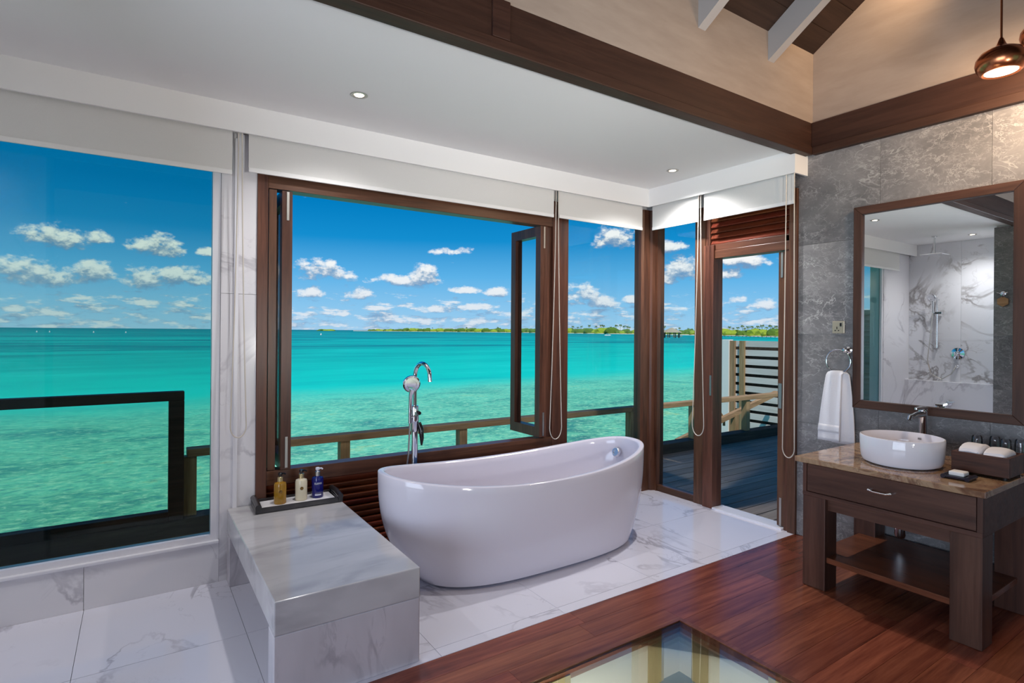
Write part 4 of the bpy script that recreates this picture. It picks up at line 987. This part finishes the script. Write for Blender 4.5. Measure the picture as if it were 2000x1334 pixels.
for y_ in (1.008, 1.102): O('dish_bar', MB().tube([(3.222, y_, VZ + .011), (3.328, y_, VZ + .011)], .0105, 10), M['smoke'], sd_, smooth=True)
O('soap_bar', B(3.243, 3.307, 1.025, 1.087, VZ + .0165, VZ + .036), M['soap'], None, at=(3.275, 1.056, VZ + .0165), label='white rectangular soap bar on the smoked glass dish', cat='soap', bevel=.005)

# ---- mirror
mr = thing('wall_mirror', 'large rectangular mirror in a wide brown wooden frame on the stone wall', 'mirror', (E, 1.37, .93))
MY0, MY1, MZ0, MZ1, FW = .948, 1.785, .932, 2.202, .050
xa, xb = E - .045, E - .002
O('frame_stile', MB().prism([(MY1, MZ0), (MY1, MZ1), (MY1 - FW, MZ1 - FW), (MY1 - FW, MZ0 + FW)], 'x', xa, xb), M['mframe_z'], mr, bevel=.003)
O('frame_stile', MB().prism([(MY0, MZ0), (MY0, MZ1), (MY0 + FW, MZ1 - FW), (MY0 + FW, MZ0 + FW)], 'x', xa, xb), M['mframe_z'], mr, bevel=.003)
O('frame_rail', MB().prism([(MY0, MZ1), (MY1, MZ1), (MY1 - FW, MZ1 - FW), (MY0 + FW, MZ1 - FW)], 'x', xa, xb), M['mframe_y'], mr, bevel=.003)
O('frame_rail', MB().prism([(MY0, MZ0), (MY1, MZ0), (MY1 - FW, MZ0 + FW), (MY0 + FW, MZ0 + FW)], 'x', xa, xb), M['mframe_y'], mr, bevel=.003)
O('mirror_glass', B(E - .025, E - .020, MY0 + FW - .002, MY1 - FW + .002, MZ0 + FW - .002, MZ1 - FW + .002), M['mirror'], mr)

# ---- socket, towel ring, towel
sk = thing('power_socket', 'square champagne metal power socket with switch on the stone wall', 'socket', (E, 1.89, 1.44))
O('plate', B(E - .010, E - .0005, 1.853, 1.930, 1.402, 1.482), M['socket'], sk, bevel=.003)
O('rocker_switch', B(E - .015, E - .010, 1.868, 1.880, 1.448, 1.470), M['black'], sk, bevel=.001)
O('earth_slot', B(E - .0108, E - .0098, 1.897, 1.902, 1.430, 1.446), M['black'], sk)
O('live_slot', B(E - .0108, E - .0098, 1.906, 1.914, 1.418, 1.424), M['black'], sk)
O('neutral_slot', B(E - .0108, E - .0098, 1.885, 1.893, 1.418, 1.424), M['black'], sk)
RY, RZ, RX, RR = 1.868, 1.222, E - .052, .076
ringo = thing('towel_ring', 'chrome towel ring on the stone wall beside the mirror', 'towel ring', (E, 1.83, 1.30))
O('ring_bar', MB().tube([(RX, RY + RR * math.cos(a), RZ + RR * math.sin(a)) for a in [2 * math.pi * i / 40 for i in range(40)]], .005, 10, loop=True), M['chrome'], ringo, smooth=True)
O('wall_mount', MB().lathe([(.022, -.0005), (.022, -.010), (.012, -.014), (.010, -.045), (.014, -.052), (.014, -.062), (.008, -.066)], (E, 1.826, 1.295), 18, 'x'), M['chrome'], ringo, smooth=True)
tw = thing('hand_towel', 'white terry hand towel hanging through the chrome ring', 'towel', (RX, 1.88, .69))
def drape(i, j):
    # j 0..1 : front hem, up, over the ring, down to back hem ; i across
    if j < .47: s_ = j / .47; side = -1; z = .700 + (1.150 - .700) * s_; top = s_
    elif j > .53: s_ = (1 - j) / .47; side = 1; z = .688 + (1.150 - .688) * s_; top = s_
    else:
        a = (j - .47) / .06 * math.pi; side = -math.cos(a); z = 1.150 + .010 * math.sin(a); top = 1.0
    yf0, yf1 = 1.988 - .050 * top ** 1.5, 1.850 - .010 * top; yb0, yb1 = 1.915 - .0 * top, 1.772 + .034 * top ** 2
    k_ = (side + 1) / 2; a0, a1 = yf0 + (yb0 - yf0) * k_, yf1 + (yb1 - yf1) * k_
    y_ = a0 + (a1 - a0) * i
    fold = .007 * math.sin(i * 3 * math.pi + .6) * (.4 + .6 * top) + .003 * noise.noise(Vector((i * 4, j * 6, 2)))
    return (RX + side * (.012 + .006 * (1 - top)) + fold * .7, y_, z + (.012 * (abs(i - .5) * 2) ** 2 * -1 if top > .98 else 0))
O('towel_cloth', MB().grid(drape, 22, 48), M['terry'], tw, smooth=True, solid=.007, recalc=False)
O('towel_band', MB().grid(lambda i, j: (drape(i, .04 + .06 * j)[0] - .0045, drape(i, .04 + .06 * j)[1], drape(i, .06 + .05 * j)[2]), 22, 4), M['terry'], tw, smooth=True, solid=.002, recalc=False)

# ---- pendants over the vanity
def pendant(x, y_, zb, label, lit=True):
    p_ = thing('pendant_lamp', label, 'lamp', (x, y_, zb), 'copper pendants over the vanity')
    pr = [(.062, .004), (.070, .000), (.078, .004), (.091, .024), (.097, .048), (.094, .070), (.078, .094), (.050, .110), (.026, .118), (.018, .130), (.011, .150), (.007, .160), (.005, .162)]
    O('shade', MB().lathe(pr, (x, y_, zb), 40, close=False), M['copper'], p_, smooth=True)
    O('lamp_face', MB().lathe([(.0625, .006), (.0625, .012)], (x, y_, zb), 32), M['lamp_pendant'], p_)
    O('stem', MB().lathe([(.0045, .155), (.0045, EZ + (EY - y_) * tsn / tcs - zb - .002)], (x, y_, zb), 10), M['copper'], p_)
    l = bpy.data.lights.new('pendant_light', 'POINT'); l.energy = 18; l.color = (1, .70, .45); l.shadow_soft_size = .045
    lo = bpy.data.objects.new('pendant_light', l); C.objects.link(lo); lo.parent = p_; lo.location = (0, 0, -.05)
pendant(3.30, .915, 2.605, 'lower copper pendant lamp with glowing flat face over the vanity')
pendant(3.50, .805, 2.752, 'higher copper pendant lamp next to the lower one over the vanity')
# uplight added unseen behind the viewer to brighten the alcove ceiling and fascia
UX, UY = 1.55, -.95
up_ = thing('fill_uplight', 'added fill uplight with brushed steel bowl, out of view on the timber floor', 'lamp', (UX, UY, 0))
O('lamp_base', MB().lathe([(.14, .0005), (.14, .015), (.02, .03)], (UX, UY, 0), 28), M['steel'], up_, smooth=True)
O('lamp_pole', MB().lathe([(.012, .02), (.012, 1.02)], (UX, UY, 0), 14), M['steel'], up_, smooth=True)
O('lamp_bowl', MB().lathe([(.03, 1.0), (.12, 1.04), (.20, 1.12)], (UX, UY, 0), 32, close=False), M['steel'], up_, smooth=True)
l = bpy.data.lights.new('fill_uplight_light', 'AREA'); l.shape = 'DISK'; l.size = .34; l.energy = 20; l.spread = R(84); l.color = (1, .98, .95)
lo = bpy.data.objects.new('fill_uplight_light', l); C.objects.link(lo); lo.location = (UX, UY, 1.14)
lo.rotation_euler = (Vector((UX, UY, 1.14)) - Vector((2.2, 3.2, 2.72))).to_track_quat('Z', 'Y').to_euler()
# small spot above the frame of the gable, warming its corner
ul = thing('gable_spotlight', 'small copper spotlight on the rafter washing the beige gable', 'lamp', (3.36, 1.20, 3.62))
O('lamp_can', MB().tube([(3.40, 1.16, 3.64), (3.45, 1.22, 3.63)], [.022, .03], 14), M['copper'], ul, smooth=True)
O('bracket', B(3.371, 3.41, 1.15, 1.17, 3.63, 3.70), M['copper'], ul)
l = bpy.data.lights.new('gable_spot_light', 'SPOT'); l.energy = 26; l.color = (1, .68, .38); l.spot_size = R(125); l.spot_blend = 1.0; l.shadow_soft_size = .03
lo = bpy.data.objects.new('gable_spot_light', l); C.objects.link(lo); lo.location = (3.46, 1.235, 3.63)
lo.rotation_euler = (Vector((3.46, 1.235, 3.63)) - Vector((3.84, 1.72, 3.60))).to_track_quat('Z', 'Y').to_euler()

# ---- recessed downlights
def downlight(x, y_, label, power=48):
    d_ = thing('downlight', label, 'downlight', (x, y_, ZC), 'recessed downlights in the white ceiling')
    O('trim_ring', MB().lathe([(.044, -.001), (.044, -.004), (.032, -.005), (.028, -.002)], (x, y_, ZC), 28, close=False), M['steel'], d_, smooth=True)
    O('lamp_face', MB().lathe([(.024, -.0035), (.024, -.001)], (x, y_, ZC), 20), M['lamp'], d_)
    l_ = bpy.data.lights.new('downlight_light', 'SPOT'); l_.energy = power; l_.color = (1, .97, .97); l_.spot_size = R(140); l_.spot_blend = .9; l_.shadow_soft_size = .03
    o_ = bpy.data.objects.new('downlight_light', l_); C.objects.link(o_); o_.parent = d_; o_.location = (0, 0, -.02)
downlight(.965, 2.915, 'round recessed downlight in the white ceiling above the marble bench')
downlight(3.395, 2.905, 'round recessed downlight in the white ceiling near the corner post', 110)
downlight(-.93, 2.64, 'round recessed downlight in the shower ceiling seen in the mirror', 45)

# ---- shower fittings, seen in the mirror
rs = thing('rain_shower', 'square chrome rain shower hanging from the ceiling, seen in the mirror', 'shower', (-.72, 2.96, ZC))
O('drop_arm', MB().lathe([(.03, ZC - .001), (.03, ZC - .010), (.011, ZC - .014), (.011, 2.42), (.018, 2.415)], (-.72, 2.96, 0), 16), M['chrome'], rs, smooth=True)
O('spray_plate', B(-.84, -.60, 2.84, 3.08, 2.398, 2.410), M['chrome'], rs, bevel=.003)
sx0 = XW + .045
sr = thing('shower_rail', 'chrome sliding shower rail on the marble wall, seen in the mirror', 'shower', (XW, 3.15, 1.5))
O('rail_bar', MB().lathe([(.011, 1.22), (.011, 1.90)], (sx0, 3.15, 0), 14), M['chrome'], sr, smooth=True)
for z in (1.25, 1.87): O('rail_bracket', MB().tube([(XW + .001, 3.15, z), (sx0, 3.15, z)], .012, 10), M['chrome'], sr)
O('slider', B(sx0 - .02, sx0 + .03, 3.09, 3.20, 1.675, 1.705), M['chrome'], sr, bevel=.004)
hn = O('handset', MB().tube([(sx0 + .04, 3.185, 1.69), (sx0 + .05, 3.185, 1.80), (sx0 + .065, 3.185, 1.90)], [.012, .013, .018], 12), M['chrome'], sr, smooth=True)
disc_on('spray_head', (sx0 + .075, 3.185, 1.90), (.9, 0, -.45), .055, .022, M['chrome'], hn)
hpts = [(sx0 + .04, 3.185, 1.69), (sx0 + .04, 3.21, 1.4), (sx0 + .05, 3.24, 1.05), (sx0 + .05, 3.20, .87), (sx0 + .05, 3.08, .80), (sx0 + .05, 2.97, .88), (XW + .05, 2.935, .98)]
O('hose', MB().tube(hpts, .007, 8), M['steel'], sr, smooth=True)
mx_ = thing('shower_mixer', 'round chrome shower mixer on the marble wall, seen in the mirror', 'shower mixer', (XW, 2.93, 1.15))
O('rose', MB().lathe([(.075, .0005), (.075, .008), (.03, .014), (.028, .06), (.02, .065)], (XW, 2.93, 1.15), 28, 'x'), M['chrome'], mx_, smooth=True)
O('lever', MB().tube([(XW + .055, 2.93, 1.15), (XW + .07, 2.94, 1.11), (XW + .075, 2.945, 1.07)], [.02, .016, .010], 10), M['chrome'], mx_, smooth=True)
O('hose_outlet', MB().lathe([(.024, .0005), (.024, .02), (.014, .03), (.014, .05)], (XW, 2.935, .98), 16, 'x'), M['chrome'], mx_, smooth=True)
lm = thing('ledge_mixer', 'low chrome lever valve on the shower ledge, seen in the mirror', 'valve', (XW + .12, 2.98, .50))
O('valve_body', MB().lathe([(.035, .0005), (.035, .012), (.022, .02), (.022, .06)], (XW + .12, 2.98, .50), 18, 'x'), M['chrome'], lm, smooth=True)
O('lever', MB().tube([(XW + .17, 2.98, .51), (XW + .18, 2.90, .525)], [.012, .007], 10), M['chrome'], lm, smooth=True)
hk = thing('robe_hook', 'chrome robe hook on the stone pier, seen in the mirror', 'hook', (-.48, 2.215, 1.86))
O('hook_rose', MB().lathe([(.026, .0005), (.026, .010), (.012, .014), (.010, .04)], (-.48, 2.215, 1.865), 18, 'x'), M['chrome'], hk, smooth=True)
O('hook_bar', MB().tube([(-.445, 2.165, 1.875), (-.442, 2.215, 1.858), (-.445, 2.265, 1.875)], .007, 8), M['chrome'], hk, smooth=True)
hx = thing('door_hanger', 'hexagonal pale wooden tag hanging on the robe hook, seen in the mirror', 'tag', (-.45, 2.215, 1.77))
hexp = [(2.215 + .058 * math.cos(a), 1.775 + .058 * math.sin(a)) for a in [math.pi / 6 + math.pi / 3 * i for i in range(6)]]
O('tag_plate', MB().prism(hexp, 'x', -.470, -.460), M['hexwood'], hx, bevel=.002)
O('tag_cord', MB().tube([(-.465, 2.215, 1.815), (-.452, 2.21, 1.84), (-.445, 2.215, 1.868)], .0025, 6), M['black'], hx)
